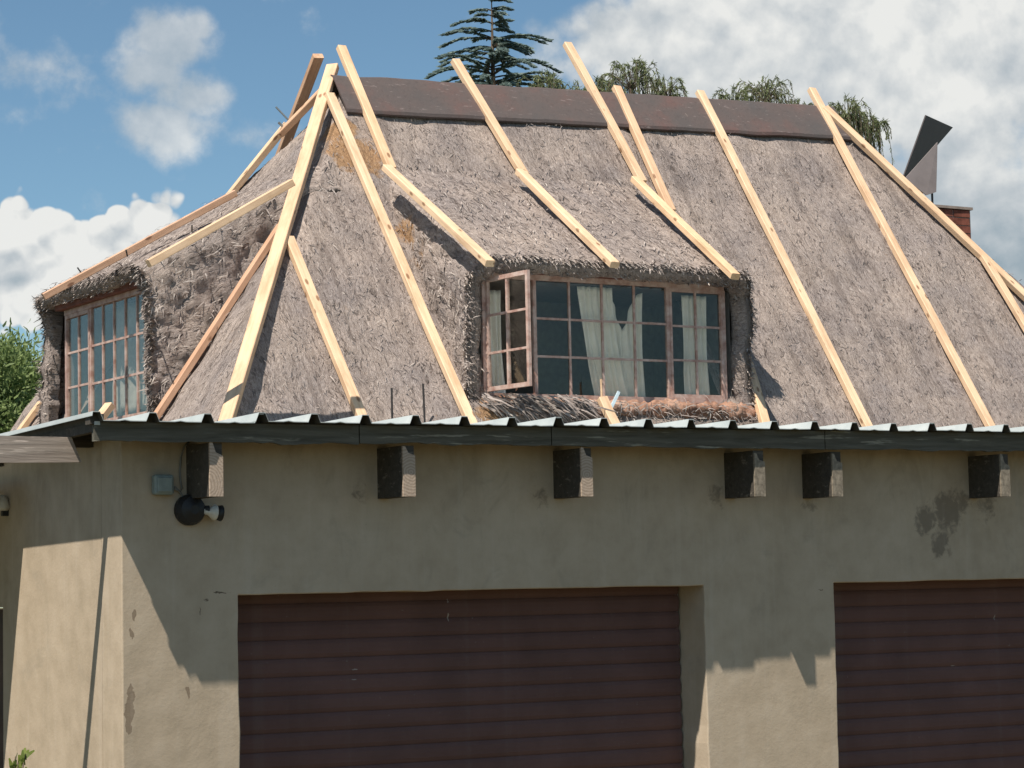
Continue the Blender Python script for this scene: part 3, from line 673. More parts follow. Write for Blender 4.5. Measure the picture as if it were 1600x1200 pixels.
    d = jitter_dir(down, nn2, .6, (-.05, .13)); lg = rng.uniform(.03, .095, nstraw); wd = rng.uniform(.0045, .010, nstraw)
    STRAW.append(slivers(np.array([Mf(*p) for p in jj]), Mv(d), Mv(nn2), lg, wd, np.clip(rng.normal(.50, .27, nstraw), 0, 1)))
    ne_ = 3600; k = rng.integers(0, m_, ne_); t_ = rng.uniform(-.1, 1, ne_)[:, None]
    pts = np.array(A[nQ*m_:(nQ+1)*m_])[k]*(1-t_) + np.array([b for a, b in inner])[k]*t_ + rng.normal(0, .012, (ne_, 3)); pts[:, 1] -= .03
    nn2 = nn_[nQ*m_:(nQ+1)*m_][k]; leg2 = (np.abs(nn2[:, 0]) > .5)
    d = np.stack([rng.normal(0, .35, ne_), np.ones(ne_), np.where(leg2, rng.normal(-.3, .4, ne_), rng.normal(-.55, .35, ne_))], 1)
    fc = np.stack([rng.normal(0, .6, ne_), rng.normal(.6, .3, ne_), rng.normal(.7, .3, ne_)], 1)
    STRAW.append(slivers(np.array([Mf(*p) for p in pts]), Mv(d), Mv(fc), rng.uniform(.025, .06, ne_), rng.uniform(.006, .012, ne_), np.clip(rng.normal(.5, .3, ne_), 0, 1)))
    nf_ = 1700; k = rng.integers(8, m_-8, nf_); pts = np.array(A[nQ*m_:(nQ+1)*m_])[k] + rng.normal(0, .010, (nf_, 3)); pts[:, 1] -= .045
    top_ = np.abs(nn_[nQ*m_:(nQ+1)*m_][k][:, 0]) < .8
    d = np.stack([rng.normal(0, .45, nf_), np.ones(nf_), np.where(top_, rng.normal(-.45, .35, nf_), rng.normal(-.2, .5, nf_))], 1)
    STRAW.append(slivers(np.array([Mf(*p) for p in pts]), Mv(d), Mv(np.tile((0, .5, 1.0), (nf_, 1))), rng.uniform(.05, .10, nf_), rng.uniform(.008, .014, nf_), np.clip(rng.normal(.62, .25, nf_), 0, 1)))
    return o
FM = lambda s, q, z: (s, -q, z)
LM = lambda s, q, z: (-q, s, z)
dormer('dormer_thatch', FM, -6.591, -6.37, -8.07, 4.645, 5.64, 5.515, 8.21, .0, .03, 3.56, 'swept thatch over the front dormer window', 6000)
dormer('dormer_thatch', LM, -3.44, -3.27, -4.985, 4.65, 5.62, 7.865, 10.14, .06, .20, 3.52, 'thatch hood of the left dormer with rough dark cheek', 5000)
mk_slivers('loose_reed', STRAW, MT['straw'], house)

# rooms behind the two dormer windows
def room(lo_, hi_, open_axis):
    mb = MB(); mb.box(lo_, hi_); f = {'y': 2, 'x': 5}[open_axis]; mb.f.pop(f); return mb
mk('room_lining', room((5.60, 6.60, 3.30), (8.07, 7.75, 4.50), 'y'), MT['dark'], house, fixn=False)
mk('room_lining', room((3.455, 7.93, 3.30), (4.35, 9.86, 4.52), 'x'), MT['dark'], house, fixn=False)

# ---- windows
def wbox(Mf, s0, s1, q0, q1, z0, z1):
    a = np.array(Mf(s0, q0, z0)); b = np.array(Mf(s1, q1, z1)); mb = MB(); return mb.box(np.minimum(a, b), np.maximum(a, b))
def window(Mf, qw, s0, s1, z0, z1, sections, label):
    w = bpy.data.objects.new('dormer_window', None); COL.objects.link(w); w.parent = house
    c = np.array(Mf((s0+s1)/2, qw, z0)); w.location = tuple(c-np.array(wloc(house))); w['label'] = label
    def part(nm, *a, mat='frame'): return mk(nm, wbox(Mf, *a), MT[mat], w)
    part('frame_rail', s0, s1, qw-.02, qw+.025, z0-.03, z0+.012); part('frame_rail', s0, s1, qw-.02, qw+.025, z1-.012, z1+.03)
    edges = sorted({a for sc in sections for a in sc[:2]})
    for a in edges: part('frame_post', a-.015, a+.015, qw-.014, qw+.014, z0+.012, z1-.012)
    for (a, b, nc, glazed) in sections:
        if not glazed: continue
        a += .015; b -= .015; zz0 = z0+.012; zz1 = z1-.012
        if glazed == 2:   # a closed casement: its own frame inside the fixed one
            part('casement_rail', a+.001, b-.001, qw-.010, qw+.020, zz0+.001, zz0+.032); part('casement_rail', a+.001, b-.001, qw-.010, qw+.020, zz1-.032, zz1-.001)
            part('casement_stile', a+.001, a+.022, qw-.010, qw+.020, zz0+.032, zz1-.032); part('casement_stile', b-.022, b-.001, qw-.010, qw+.020, zz0+.032, zz1-.032)
            a += .022; b -= .022; zz0 += .032; zz1 -= .032
        for k in range(1, nc): x = a+(b-a)*k/nc; part('glazing_bar', x-.009, x+.009, qw-.007, qw+.010, zz0, zz1)
        for k in range(1, 3):
            z = zz0+(zz1-zz0)*k/3
            for j in range(nc):
                x0 = a+(b-a)*j/nc+(.0095 if j else 0); x1 = a+(b-a)*(j+1)/nc-(.0095 if j < nc-1 else 0)
                part('glazing_bar', x0, x1, qw-.006, qw+.008, z-.009, z+.009)
        for j in range(nc):
            for k in range(3):
                part('pane', a+(b-a)*j/nc+.004, a+(b-a)*(j+1)/nc-.004, qw-.003, qw+.001, zz0+(zz1-zz0)*k/3+.004, zz0+(zz1-zz0)*(k+1)/3-.004, mat='glass')
    return w
fw = window(FM, -6.591, 5.675, 7.995, 3.585, 4.520, [(5.675, 6.145, 2, 0), (6.145, 7.43, 4, 1), (7.43, 7.995, 2, 2)], 'front dormer window of small panes with its left casement standing open')
# the open casement: hinged at the left, standing straight out
hx, hy = 5.70, 6.575; lw = .575; z0, z1 = 3.605, 4.50
cdir = np.array((math.sin(R(4)), -math.cos(R(4)), 0)); cn = np.array((cdir[1], -cdir[0], 0))
def leaf(nm, a, b, za, zb_, w, mat='frame'):
    p = np.array((hx, hy, 0)); mb = MB()
    lo_ = p+cdir*a; hi_ = p+cdir*b; vv = []
    for e_ in (lo_, hi_):
        for sgn in (-1, 1):
            for z in (za, zb_): vv.append(e_+cn*sgn*w/2+np.array((0, 0, z)))
    mb.add(vv, [(0, 1, 3, 2), (4, 6, 7, 5), (0, 4, 5, 1), (2, 3, 7, 6), (0, 2, 6, 4), (1, 5, 7, 3)]); return mk(nm, mb, MT[mat], fw)
leaf('casement_stile', 0, .028, z0, z1, .026); leaf('casement_stile', lw-.030, lw, z0, z1, .026)
leaf('casement_rail', .028, lw-.030, z0, z0+.034, .033); leaf('casement_rail', .028, lw-.030, z1-.034, z1, .033)
mid = lw/2; leaf('glazing_bar', mid-.010, mid+.010, z0+.034, z1-.034, .026)
for k in (1, 2):
    z = z0+(z1-z0)*k/3
    leaf('glazing_bar', .028, mid-.010, z-.009, z+.009, .024); leaf('glazing_bar', mid+.010, lw-.030, z-.009, z+.009, .024)
for a, b in ((.03, mid-.011), (mid+.011, lw-.031)):
    for k in range(3): leaf('pane', a, b, z0+.02+(z1-z0-.04)*k/3+.008, z0+.02+(z1-z0-.04)*(k+1)/3-.008, .004, 'glass')
mb = MB(); mb.bar((5.95, 6.57, 3.62), np.array((hx, hy, 3.63))+cdir*.42, .012, .006, (0, 0, 1)); mk('stay', mb, MT['frame'], fw)
lwn = window(LM, -3.44, 7.955, 9.79, 3.50, 4.47, [(7.955, 9.215, 5, 1), (9.215, 9.79, 2, 2)], 'left dormer window of small panes, shaded at the top and sunlit below')
mb = MB(); mb.box((3.36, 7.93, 4.502), (3.47, 9.86, 4.59)); mk('lintel', mb, MT['redwood'], house)
mb = MB(); mb.box((5.62, 6.53, 4.552), (8.05, 6.66, 4.60)); mk('lintel', mb, MT['redwood'], house)

# mud-and-reed sill under the front window
xsn = np.linspace(5.58, 8.26, 240); sv = []; nk = 20
for i, x in enumerate(xsn):
    for k in range(nk):
        t_ = 2*math.pi*k/nk; r_ = .085*(min(1, (i+1)/14, (240-i)/14))**.5
        r_ *= 1+.35*noise.noise(Vector((x*4, math.cos(t_)*1.3, math.sin(t_)*1.3)))+.45*noise.fractal(Vector((x*13, math.cos(t_)*3, math.sin(t_)*3)), 1.0, 2.0, 3)
        sv.append((x, 6.515+math.cos(t_)*r_*.9, 3.475+math.sin(t_)*r_*.95))
sf = [(i*nk+k, i*nk+(k+1) % nk, (i+1)*nk+(k+1) % nk, (i+1)*nk+k) for i in range(239) for k in range(nk)] + [tuple(range(nk)), tuple(239*nk+k for k in reversed(range(nk)))]
mb = MB(); mb.v = sv; mb.f = sf; mk('window_sill', mb, MT['mud'], house, smooth=True)
# dark reed bundle left on the sill
n = 260; p = np.stack([rng.uniform(5.52, 6.5, n), rng.uniform(6.38, 6.48, n), rng.uniform(3.46, 3.585, n)], 1)
d = np.stack([rng.uniform(.4, 1, n), rng.uniform(-.5, .1, n), rng.uniform(-.9, -.1, n)], 1)
n2_ = 420; p2 = np.stack([rng.uniform(5.7, 8.2, n2_), rng.uniform(6.41, 6.46, n2_), rng.uniform(3.40, 3.55, n2_)], 1)
d2 = np.stack([rng.normal(.25, .5, n2_), rng.uniform(-.3, .2, n2_), rng.uniform(-1, .3, n2_)], 1)
mk_slivers('loose_reed', [slivers(p2, d2, np.tile((0, -1.0, .3), (n2_, 1)), rng.uniform(.03, .12, n2_), rng.uniform(.004, .009, n2_), np.clip(rng.normal(.45, .3, n2_), 0, 1))], MT['straw'], house)
mk_slivers('reed_bundle', [slivers(p, d, np.tile((0, -1.0, .3), (n, 1)), rng.uniform(.08, .28, n), rng.uniform(.008, .016, n), np.clip(rng.normal(.3, .28, n), 0, 1))], MT['straw'], house)

# curtains
def curtain(px_top, px_bot, y, ztop_fn, zbot, label, folds=7, amp=.016):
    mb = MB(); nu, nv = 44, 26; vv = []
    for j in range(nv+1):
        for i in range(nu+1):
            u = i/nu; v_ = j/nv
            zt = ztop_fn(u); z = zt+(zbot-zt)*v_; a = px_top[0]+(px_bot[0]-px_top[0])*v_**1.3; b = px_top[1]+(px_bot[1]-px_top[1])*v_**1.3
            x = a+(b-a)*u; vv.append((x+.01*math.sin(v_*5+u*9), y+amp*math.sin(u*folds*2*math.pi+.7*math.sin(v_*3))+.008*noise.noise(Vector((u*6, v_*4, 1))), z))
    mb.add(vv, [(j*(nu+1)+i, j*(nu+1)+i+1, (j+1)*(nu+1)+i+1, (j+1)*(nu+1)+i) for j in range(nv) for i in range(nu)])
    o = mk('curtain', mb, MT['curtain'], smooth=True, fixn=False); tag(o, label, 'curtain', 'curtains in the front dormer window')
    sm = o.modifiers.new('cloth', 'SOLIDIFY'); sm.thickness = .003
    return o
YC = 6.655
X_ = lambda px: float(atY(px, 530, YC)[0])
curtain((X_(903), X_(957)), (X_(935), X_(985)), YC, lambda u: 4.49, 3.44, 'cream curtain hanging in the middle of the front dormer, narrow and slanting', 5)
curtain((X_(953), X_(1008)), (X_(972), X_(1010)), YC+.035, lambda u: 4.47-.32*math.exp(-((u-.42)/.26)**2), 3.44, 'cream curtain with a sagging V top in the front dormer', 5)
curtain((X_(1066), X_(1104)), (X_(1070), X_(1108)), YC, lambda u: 4.46, 3.44, 'pale curtain behind the closed right casement of the front dormer', 4)
curtain((X_(752), X_(782)), (X_(752), X_(790)), YC, lambda u: 4.42, 3.44, 'pale curtain behind the open left casement of the front dormer', 4)

def net_curtain(y0, y1, z0, z1, label):
    mb = MB(); nu, nv = 60, 14; vv = []
    for j in range(nv+1):
        for i in range(nu+1):
            u = i/nu; v_ = j/nv; zb_ = z0+.05*noise.noise(Vector((u*7, 0, 3)))
            vv.append((3.60+.018*math.sin(u*46)+.01*noise.noise(Vector((u*9, v_*3, 2))), y0+(y1-y0)*u, z1+(zb_-z1)*v_))
    mb.add(vv, [(j*(nu+1)+i, j*(nu+1)+i+1, (j+1)*(nu+1)+i+1, (j+1)*(nu+1)+i) for j in range(nv) for i in range(nu)])
    o = mk('curtain', mb, MT['net'], smooth=True, fixn=False); sm = o.modifiers.new('cloth', 'SOLIDIFY'); sm.thickness = .003
    return tag(o, label, 'curtain')
net_curtain(7.97, 9.20, 3.56, 4.46, 'pale grey net curtain behind the left dormer window')
# ---- ridge capping in sections
def ridge_piece(xa, xb, k):
    n = 22; prof_ = [(-.302, -.382), (-.297, -.352), (-.20, -.222), (-.10, -.090), (-.035, -.012), (0, .0), (.035, -.012), (.10, -.090), (.20, -.222), (.30, -.375)]
    m_ = len(prof_); v = []
    for t_ in (0, 1):
        for i in range(n+1):
            x = xa+(xb-xa)*i/n; yr = 8.68+.03*(x-5.6); zr_ = 3.585+T54*(yr-6.591)
            w = noise.noise(Vector((x*1.7, 3, 1)))*.022
            for a, b in prof_:
                s_ = 1-.05*t_; e_ = 1+(w*1.6 if abs(a) > .28 else 0)
                bump_ = .012*noise.noise(Vector((x*3.1, a*6, 9)))
                v.append((x, yr+a*e_*s_-.0, zr_+.058+b*e_+w*.3-.013*t_+bump_*.8))
    f = []
    for t_ in range(2):
        o = t_*(n+1)*m_
        for i in range(n):
            for j in range(m_-1): f.append((o+i*m_+j, o+i*m_+j+1, o+(i+1)*m_+j+1, o+(i+1)*m_+j))
    o = (n+1)*m_
    for i in range(n): f += [(i*m_, (i+1)*m_, o+(i+1)*m_, o+i*m_), (i*m_+m_-1, o+i*m_+m_-1, o+(i+1)*m_+m_-1, (i+1)*m_+m_-1)]
    for j in range(m_-1): f += [(j, o+j, o+j+1, j+1), (n*m_+j, n*m_+j+1, o+n*m_+j+1, o+n*m_+j)]
    mb = MB(); mb.add(v, f); return mk('ridge_section', mb, MT['ridge'], house)
rx = [5.42, 6.93, 8.55, 9.75, 11.02]
for k in range(4): ridge_piece(rx[k], rx[k+1]-.001, k)

# ---- battens laid over the thatch
TD = (5.63-4.60)/(8.07-6.37); TL = (5.61-4.62)/(4.985-3.22)
NF = np.array((0, -math.sin(R(54)), math.cos(R(54)))); NL = np.array((-math.sin(R(54)), 0, math.cos(R(54)))); NR = np.array((math.sin(R(54)), 0, math.cos(R(54))))
ND = np.array((0, -TD, 1)); ND /= np.linalg.norm(ND); NE = np.array((-TL, 0, 1)); NE /= np.linalg.norm(NE)
PL = {'F': ((0, 6.591, 3.585), NF), 'L': ((5.6, 0, 6.447), NL), 'R': ((10.95, 0, 6.62), NR), 'D': ((0, 6.37, 4.635), ND), 'E': ((3.22, 0, 4.64), NE)}
def on(pl, px, py, h):
    p0, n_ = PL[pl]; return hit(px, py, np.array(p0)+n_*h, n_)
def batten(p, q, up, label, w=.082, t=.055, mat='pine', group='new timber battens laid over the thatch'):
    p = np.array(p, float); q = np.array(q, float); ln = np.linalg.norm(q-p); d = (q-p)/ln
    y = np.cross(np.array(up, float), d); y /= np.linalg.norm(y); z = np.cross(d, y)
    c = .005; pr = [(-w/2+c, -t/2), (w/2-c, -t/2), (w/2, -t/2+c), (w/2, t/2-c), (w/2-c, t/2), (-w/2+c, t/2), (-w/2, t/2-c), (-w/2, -t/2+c)]
    n = max(4, int(ln/.25)); v = []; f = []; sd_ = random.uniform(0, 100); bow = random.uniform(-.012, .012)
    for i in range(n+1):
        x = ln*i/n; wy = .006*noise.noise(Vector((x*.9, sd_, 0)))+bow*math.sin(math.pi*i/n)*.6; wz = .005*noise.noise(Vector((x*.9, sd_, 5)))
        v += [(x, a+wy, b+wz) for a, b in pr]
    for i in range(n):
        for k in range(8): f.append((i*8+k, i*8+(k+1) % 8, (i+1)*8+(k+1) % 8, (i+1)*8+k))
    f += [tuple(reversed(range(8))), tuple(n*8+k for k in range(8))]
    me = bpy.data.meshes.new('timber_batten'); me.from_pydata(v, [], f); me.materials.append(MT[mat])
    o = bpy.data.objects.new('timber_batten', me); COL.objects.link(o)
    mm = Matrix.Identity(4)
    for i in range(3): mm[i][0], mm[i][1], mm[i][2], mm[i][3] = d[i], y[i], z[i], p[i]
    o.matrix_world = mm
    return tag(o, label, 'batten', group)
def ext(p, q, a=0, b=0):
    p = np.array(p); q = np.array(q); d = (q-p)/np.linalg.norm(q-p); return p-d*a, q+d*b
h = .065
p, q = on('F', 515, 148, h), on('F', 736, 660, h); batten(p, ext(p, q, 0, .25)[1], NF, 'long knotty batten on the front slope ending just left of the open window casement')
batten(on('F', 533, 74, h), on('F', 611, 264, h), NF, 'upper batten over the left end of the ridge, rising highest of its neighbours')
batten(on('D', 604, 262, h+.03), on('D', 766, 412, h-.005), ND, 'lower batten down the left side of the front dormer roof to its eave')
batten(on('F', 711, 95, h), on('F', 819, 274, h), NF, 'upper batten crossing the ridge in front of the dark conifer')
batten(on('D', 812, 268, h+.03), on('D', 961, 414, h-.005), ND, 'lower batten down the middle of the front dormer roof to its eave')
batten(on('F', 886, 69, h), on('F', 1004, 285, h), NF, 'upper batten standing far above the ridge right of the conifer, tallest of the middle ones')
batten(on('D', 992, 280, h+.03), on('D', 1149, 432, h-.005), ND, 'lower batten down the right side of the front dormer roof to its corner')
batten(on('F', 963, 137, h), on('F', 1049, 330, h), NF, 'short batten over the ridge ending against the right edge of the dormer roof')
p, q = on('F', 1093, 144, h), on('F', 1354, 664, h); batten(p, ext(p, q, 0, .25)[1], NF, 'long batten on the bare front slope, first to the right of the dormer window')
p, q = on('F', 1268, 140, h), on('F', 1547, 664, h); batten(p, ext(p, q, 0, .25)[1], NF, 'long batten from the right end of the ridge down the front slope')
p, q = on('F', 451, 372, h), on('F', 566, 654, h); batten(p, ext(p, q, 0, .25)[1], NF, 'shorter batten branching right from the hip batten down the front slope')
p, q = on('F', 1172, 575, h), on('F', 1196, 664, h); batten(on('F', 1166, 560, h), ext(p, q, 0, .25)[1], NF, 'batten foot emerging from the shade right beside the front dormer')
# hips
HN = (NF+NL); HN /= np.linalg.norm(HN)
def hipL(px, py): # a point over the left hip line
    d0 = np.array((5.6, 8.68, 6.447)); n_ = np.cross((1, 1, T54), (1, -1, 0)); n_ = n_/np.linalg.norm(n_); n_ = n_ if n_[2] > 0 else -n_
    return hit(px, py, d0+HN*.10, HN)
p, q = hipL(520, 104), hipL(357, 648); batten(p, ext(p, q, 0, .25)[1], HN, 'thick batten down the left hip edge, crossing the tops of the two beside it', .105, .06)
HR = (NF+NR); HR /= np.linalg.norm(HR)
hr = lambda px, py, o=.08: hit(px, py, np.array((10.95, 8.84, 6.62))+HR*o, HR)
batten(on('F', 1288, 169, .075), on('F', 1606, 467, .075), NF, 'batten down the right hip edge against the sky', .09, .055)
batten(on('F', 1536, 402, .09), on('F', 1608, 520, .06), NF, 'short lower batten lapped beside the foot of the right hip batten', .08, .05)
# left hip face and the left dormer
p, q = on('L', 439, 352, h-.01), on('L', 243, 652, h-.01); batten(p, ext(p, q, 0, .15)[1], NL, 'pinkish batten running down beside the rough cheek of the left dormer', .08, .05, 'pink')
batten(atY(519, 126, 8.66), on('L', 440, 208, h+.02), NL, 'short pinkish batten at the apex of the left roof end', .085, .055, 'pink')
batten(on('L', 449, 194, h+.02), on('L', 357, 308, h), NL, 'pale batten on the upper left skyline below the apex', .085, .055)
batten(on('E', 368, 302, h+.03), on('E', 68, 464, h), NE, 'long reddish batten along the far edge of the left dormer roof', .085, .055, 'pink')
batten(on('E', 456, 285, h+.03), on('E', 232, 412, h), NE, 'pale batten along the near edge of the left dormer roof above its cheek', .085, .055)
p = atY(497, 87, 9.0); q = atY(467, 168, 9.5); q = q+(q-p)*1.5; batten(p, q, (0, math.sin(R(54)), math.cos(R(54))), 'shaded batten sticking up behind the left apex from the far slope', .095, .055, 'pink')
p, q = hit(64, 630, np.array(PL['L'][0])+NL*.06, NL), hit(36, 668, np.array(PL['L'][0])+NL*.06, NL); batten(p, ext(p, q, 0, .2)[1], NL, 'batten foot past the far side of the left dormer, against the green tree', .08, .05)
p = atX(172, 633, 3.18); batten(p, p+np.array((-.30, -.10, -.34)), (-.6, -.2, .7), 'sawn timber stub poking up in front of the left dormer window', .085, .055)
p = atY(940, 622, 6.40); batten(p, p+np.array((.06, -.16, -.30)), (0, -.8, .5), 'pointed timber stub leaning on the sill of the front dormer', .085, .05)
# small fixings
def rod(nm, p, q, r_, mat, label, cat='rod', group=None):
    mb = MB(); mb.tube([p, q], r_, 6); return tag(mk(nm, mb, MT[mat]), label, cat, group)
rod('iron_rod', on('F', 613, 668, .02), on('F', 613, 668, .02)+np.array((0, .0, .30)), .008, 'iron', 'thin dark iron rod at the foot of the thatch, left and shorter one of two', 'rod')
rod('iron_rod', on('F', 664, 668, .02), on('F', 664, 668, .02)+np.array((-.01, .0, .335)), .008, 'iron', 'thin dark iron rod standing near the long knotty batten, right and taller one of two', 'rod')
rod('long_bolt', on('L', 452, 189, .10), on('L', 431, 167, .26), .008, 'steel', 'long steel bolt sticking out of the skyline batten below the apex', 'bolt')
rod('long_bolt', on('L', 444, 200, .10), on('L', 435, 191, .17), .011, 'steel', 'short bright bolt end just below the long bolt on the skyline batten', 'bolt')
rod('screw', on('E', 199, 400, .08), on('E', 197, 391, .14), .007, 'iron', 'dark screw standing in the middle of the far left dormer batten', 'screw')
rod('screw', on('E', 128, 428, .08), on('E', 121, 418, .14), .006, 'iron', 'thin screw near the low end of the far left dormer batten', 'screw')
rod('screw', on('E', 300, 362, .08), on('E', 300, 352, .13), .006, 'iron', 'small screw on the upper part of the near left dormer batten', 'screw')
p = atY(939, 592, 6.44); rod('wooden_peg', p, p+np.array((0.004, 0, -.16)), .009, 'pine', 'thin pale peg standing on the timber stub below the window', 'peg')
p = atY(967, 612, 6.38); q = atY(953, 641, 6.36); mb = MB(); mb.bar(p, q, .024, .012, (0, -1, .2)); tag(mk('plastic_strip', mb, MT['blue']), 'pale blue plastic strip lying slanted beside the timber stub', 'strip')

# ================================================================== CHIMNEY AND COWL
CH = ((12.46, 9.5), (13.385, 10.2)); CT = 5.955
chim = empty('chimney', (12.92, 9.85, 0), 'red brick chimney behind the right hip of the thatch', 'chimney')
mb = MB(); mb.box((CH[0][0]+.012, CH[0][1]+.012, 2.5), (CH[1][0]-.012, CH[1][1]-.012, CT-.01)); mk('mortar_core', mb, MT['mortar'], chim)
bl, bh_, bwid, jt = .215, .072, .10, .012; proto = None
mb0 = MB(); mb0.box((-bl/2, -bwid/2, 0), (bl/2, bwid/2, bh_)); bme = bpy.data.meshes.new('brick'); bme.from_pydata(mb0.v, [], mb0.f); bme.materials.append(MT['brick'])
def brick(x, y, z, rot):
    o = bpy.data.objects.new('brick', bme); COL.objects.link(o); o.parent = chim; o.location = (x-12.92+random.uniform(-.004, .004), y-9.85+random.uniform(-.006, .006), z); o.rotation_euler = (0, 0, rot+random.uniform(-.02, .02))
for c_ in range(8):
    z = CT - (c_+1)*(bh_+jt); off = (c_ % 2)*(bl+jt)/2
    x = CH[0][0]+bl/2+off*.0 + (c_ % 2)*.0
    k = 0; xx_ = CH[0][0]+bl/2 - off + (0 if c_ % 2 == 0 else bl/2+.0)
    while xx_ < CH[1][0]-.06:
        brick(min(xx_, CH[1][0]-bl/2), CH[0][1]+bwid/2, z, 0); xx_ += bl+jt
    yy = CH[0][1]+bwid+jt+bl/2
    while yy < CH[1][1]:
        brick(CH[1][0]-bwid/2, yy, z, math.pi/2); brick(CH[0][0]+bwid/2, yy, z, math.pi/2); yy += bl+jt
mb = MB(); mb.box((CH[0][0]-.008, CH[0][1]-.012, CT-.004), (CH[1][0]+.008, CH[1][1]+.012, CT+.024)); mk('cap', mb, MT['mortar'], chim)
cw = empty('chimney_cowl', (12.92, 9.85, CT+.024), 'grey sheet metal cowl of two bent plates above the chimney', 'cowl')
def plate(pts, th, nm, mat):
    pts = [np.array(p, float) for p in pts]; n_ = np.cross(pts[1]-pts[0], pts[2]-pts[0]); n_ /= np.linalg.norm(n_); k = len(pts)
    mb = MB(); mb.add(pts+[p+n_*th for p in pts], [tuple(range(k)), tuple(range(2*k-1, k-1, -1))]+[(i, i+k, (i+1) % k+k, (i+1) % k) for i in range(k)]); return mk(nm, mb, MT[mat], cw)
a1 = atY(1447, 180, 9.84); b1 = atY(1412, 276, 9.80); un = np.cross(a1-b1, (.62, .78, 0.0))
a2 = hit(1489, 199, b1, un); b2 = hit(1464, 228, b1, un); b3 = hit(1416, 278, b1, un)
plate([b1, a1, a2, b2, b3], .012, 'upper_plate', 'cowl')
c1, c2, c3, c4 = atY(1465, 222, 9.76), atY(1463, 300, 9.72), atY(1448, 305, 9.72), atY(1414, 279, 9.76)
MT['cowl_lit'] = simple('cowl_metal_lit', (.24, .21, .205), .6, .3, .0, .1, 5)  # paler copy of the cowl metal, painting sunlight onto the lower plate
plate([c1, c2, c3, c4], .012, 'lower_plate', 'cowl_lit')
for px in (1440, 1456):
    p = atY(px, 292, 9.80); mb = MB(); mb.tube([(p[0], 9.80, CT+.02), p+np.array((0, 0, .12))], .012, 6); mk('stay', mb, MT['iron'], cw)
mb = MB(); mb.tube([(12.84, 9.99, CT+.02), (12.84, 9.99, CT+.22)], .11, 16); mk('flue_pipe', mb, MT['cowl'], cw)

# ================================================================== TREES AND SHRUB
def leaves(P_, D_, ln, wd, var):
    nn = rng.normal(0, 1, P_.shape); return slivers(P_, D_, nn, ln, wd, var)
def willow(base, domes, label, group=None):
    t = empty('willow_tree', base, label, 'tree', group); tr = MB(); base = np.array(base, float)
    hub = base+np.array((0, 0, domes[0][0][2]*.45)); tr.tube([base, base+(hub-base)*.5+np.array((.1, 0, 0)), hub], [.38, .30, .24], 10)
    LV = []; tw = MB()
    for (c, r_, ns) in domes:
        c = np.array(c, float); tr.tube([hub, hub*.45+c*.55+np.array((.2, .1, -.6)), c-np.array((0, 0, r_*.8)), c-np.array((0, 0, .15))], [.2, .13, .07, .02], 8)
        for k in range(int(ns*.52)):
            az = rng.uniform(0, 2*math.pi); rr = r_*rng.uniform(.2, 1.05); topz = r_*rng.uniform(-.25, .62)*(1.1-.4*rr/r_) - .1
            o = np.array((math.cos(az), math.sin(az), 0)); st = c+o*rr*.12-np.array((0, 0, r_*.5)); L_ = r_*rng.uniform(.7, 3.0); pts = []
            drop = rng.uniform(.8, 1.15)
            for i in range(15):
                u = i/14
                if u < .45: w_ = u/.45; p_ = st+o*rr*.75*w_+np.array((0, 0, (topz+r_*.5)*math.sin(w_*math.pi/2)))
                else: w_ = (u-.45)/.55; p_ = st+o*rr*(.75+.32*math.sin(w_*math.pi/2))+np.array((0, 0, topz+r_*.5-L_*w_**1.5*drop))
                pts.append(p_+np.array((math.sin(i*.7+k)*.02, math.cos(i*.6+k)*.02, 0)))
            tw.tube(pts[::2]+[pts[-1]], .006, 3)
            pts = np.array(pts); nl = int(rng.integers(26, 60)); u = rng.uniform(.25, 1, nl)*14; i0 = np.clip(u.astype(int), 0, 13); f_ = (u-i0)[:, None]
            pp = pts[i0]*(1-f_)+pts[i0+1]*f_; dd = pts[i0+1]-pts[i0]; dd /= np.linalg.norm(dd, axis=1, keepdims=True)+1e-9
            dd = dd*.8+rng.normal(0, .45, dd.shape)+np.array((0, 0, -.35))
            LV.append(leaves(pp, dd, rng.uniform(.06, .13, nl), rng.uniform(.010, .019, nl), np.clip(rng.normal(.45, .28, nl), 0, 1)))
    mk('trunk', tr, MT['bark'], t, smooth=True); cro = mk_slivers('crown', LV, MT['willow'], t, None); mk('twigs', tw, MT['bark'], t, fixn=False)['kind'] = 'stuff'
    return t
def dome(px, py, y, rpx, ns):
    top_ = atY(px, py, y); dist = float((top_-CAM) @ _F); r_ = rpx/F_PX*dist; return (top_-np.array((0, 0, r_*.42)), r_, ns)
ds = [dome(985, 92, 30, 52, 120), dome(1040, 118, 30, 36, 60), dome(855, 112, 31, 46, 120), dome(930, 122, 31, 34, 80), dome(905, 128, 30.5, 40, 70)]
willow((ds[0][0][0], ds[0][0][1]+.5, 0), ds, 'weeping willow behind the ridge, between the conifer and the middle battens', None)
ds = [dome(1195, 118, 33, 44, 120), dome(1145, 134, 33, 34, 60), dome(1325, 152, 32, 42, 130), dome(1358, 178, 32, 30, 80), dome(1250, 152, 33, 30, 40)]
willow((ds[0][0][0]+1.0, ds[0][0][1]+.5, 0), ds, 'weeping willow over the right end of the ridge, trailing beside the last batten', None)

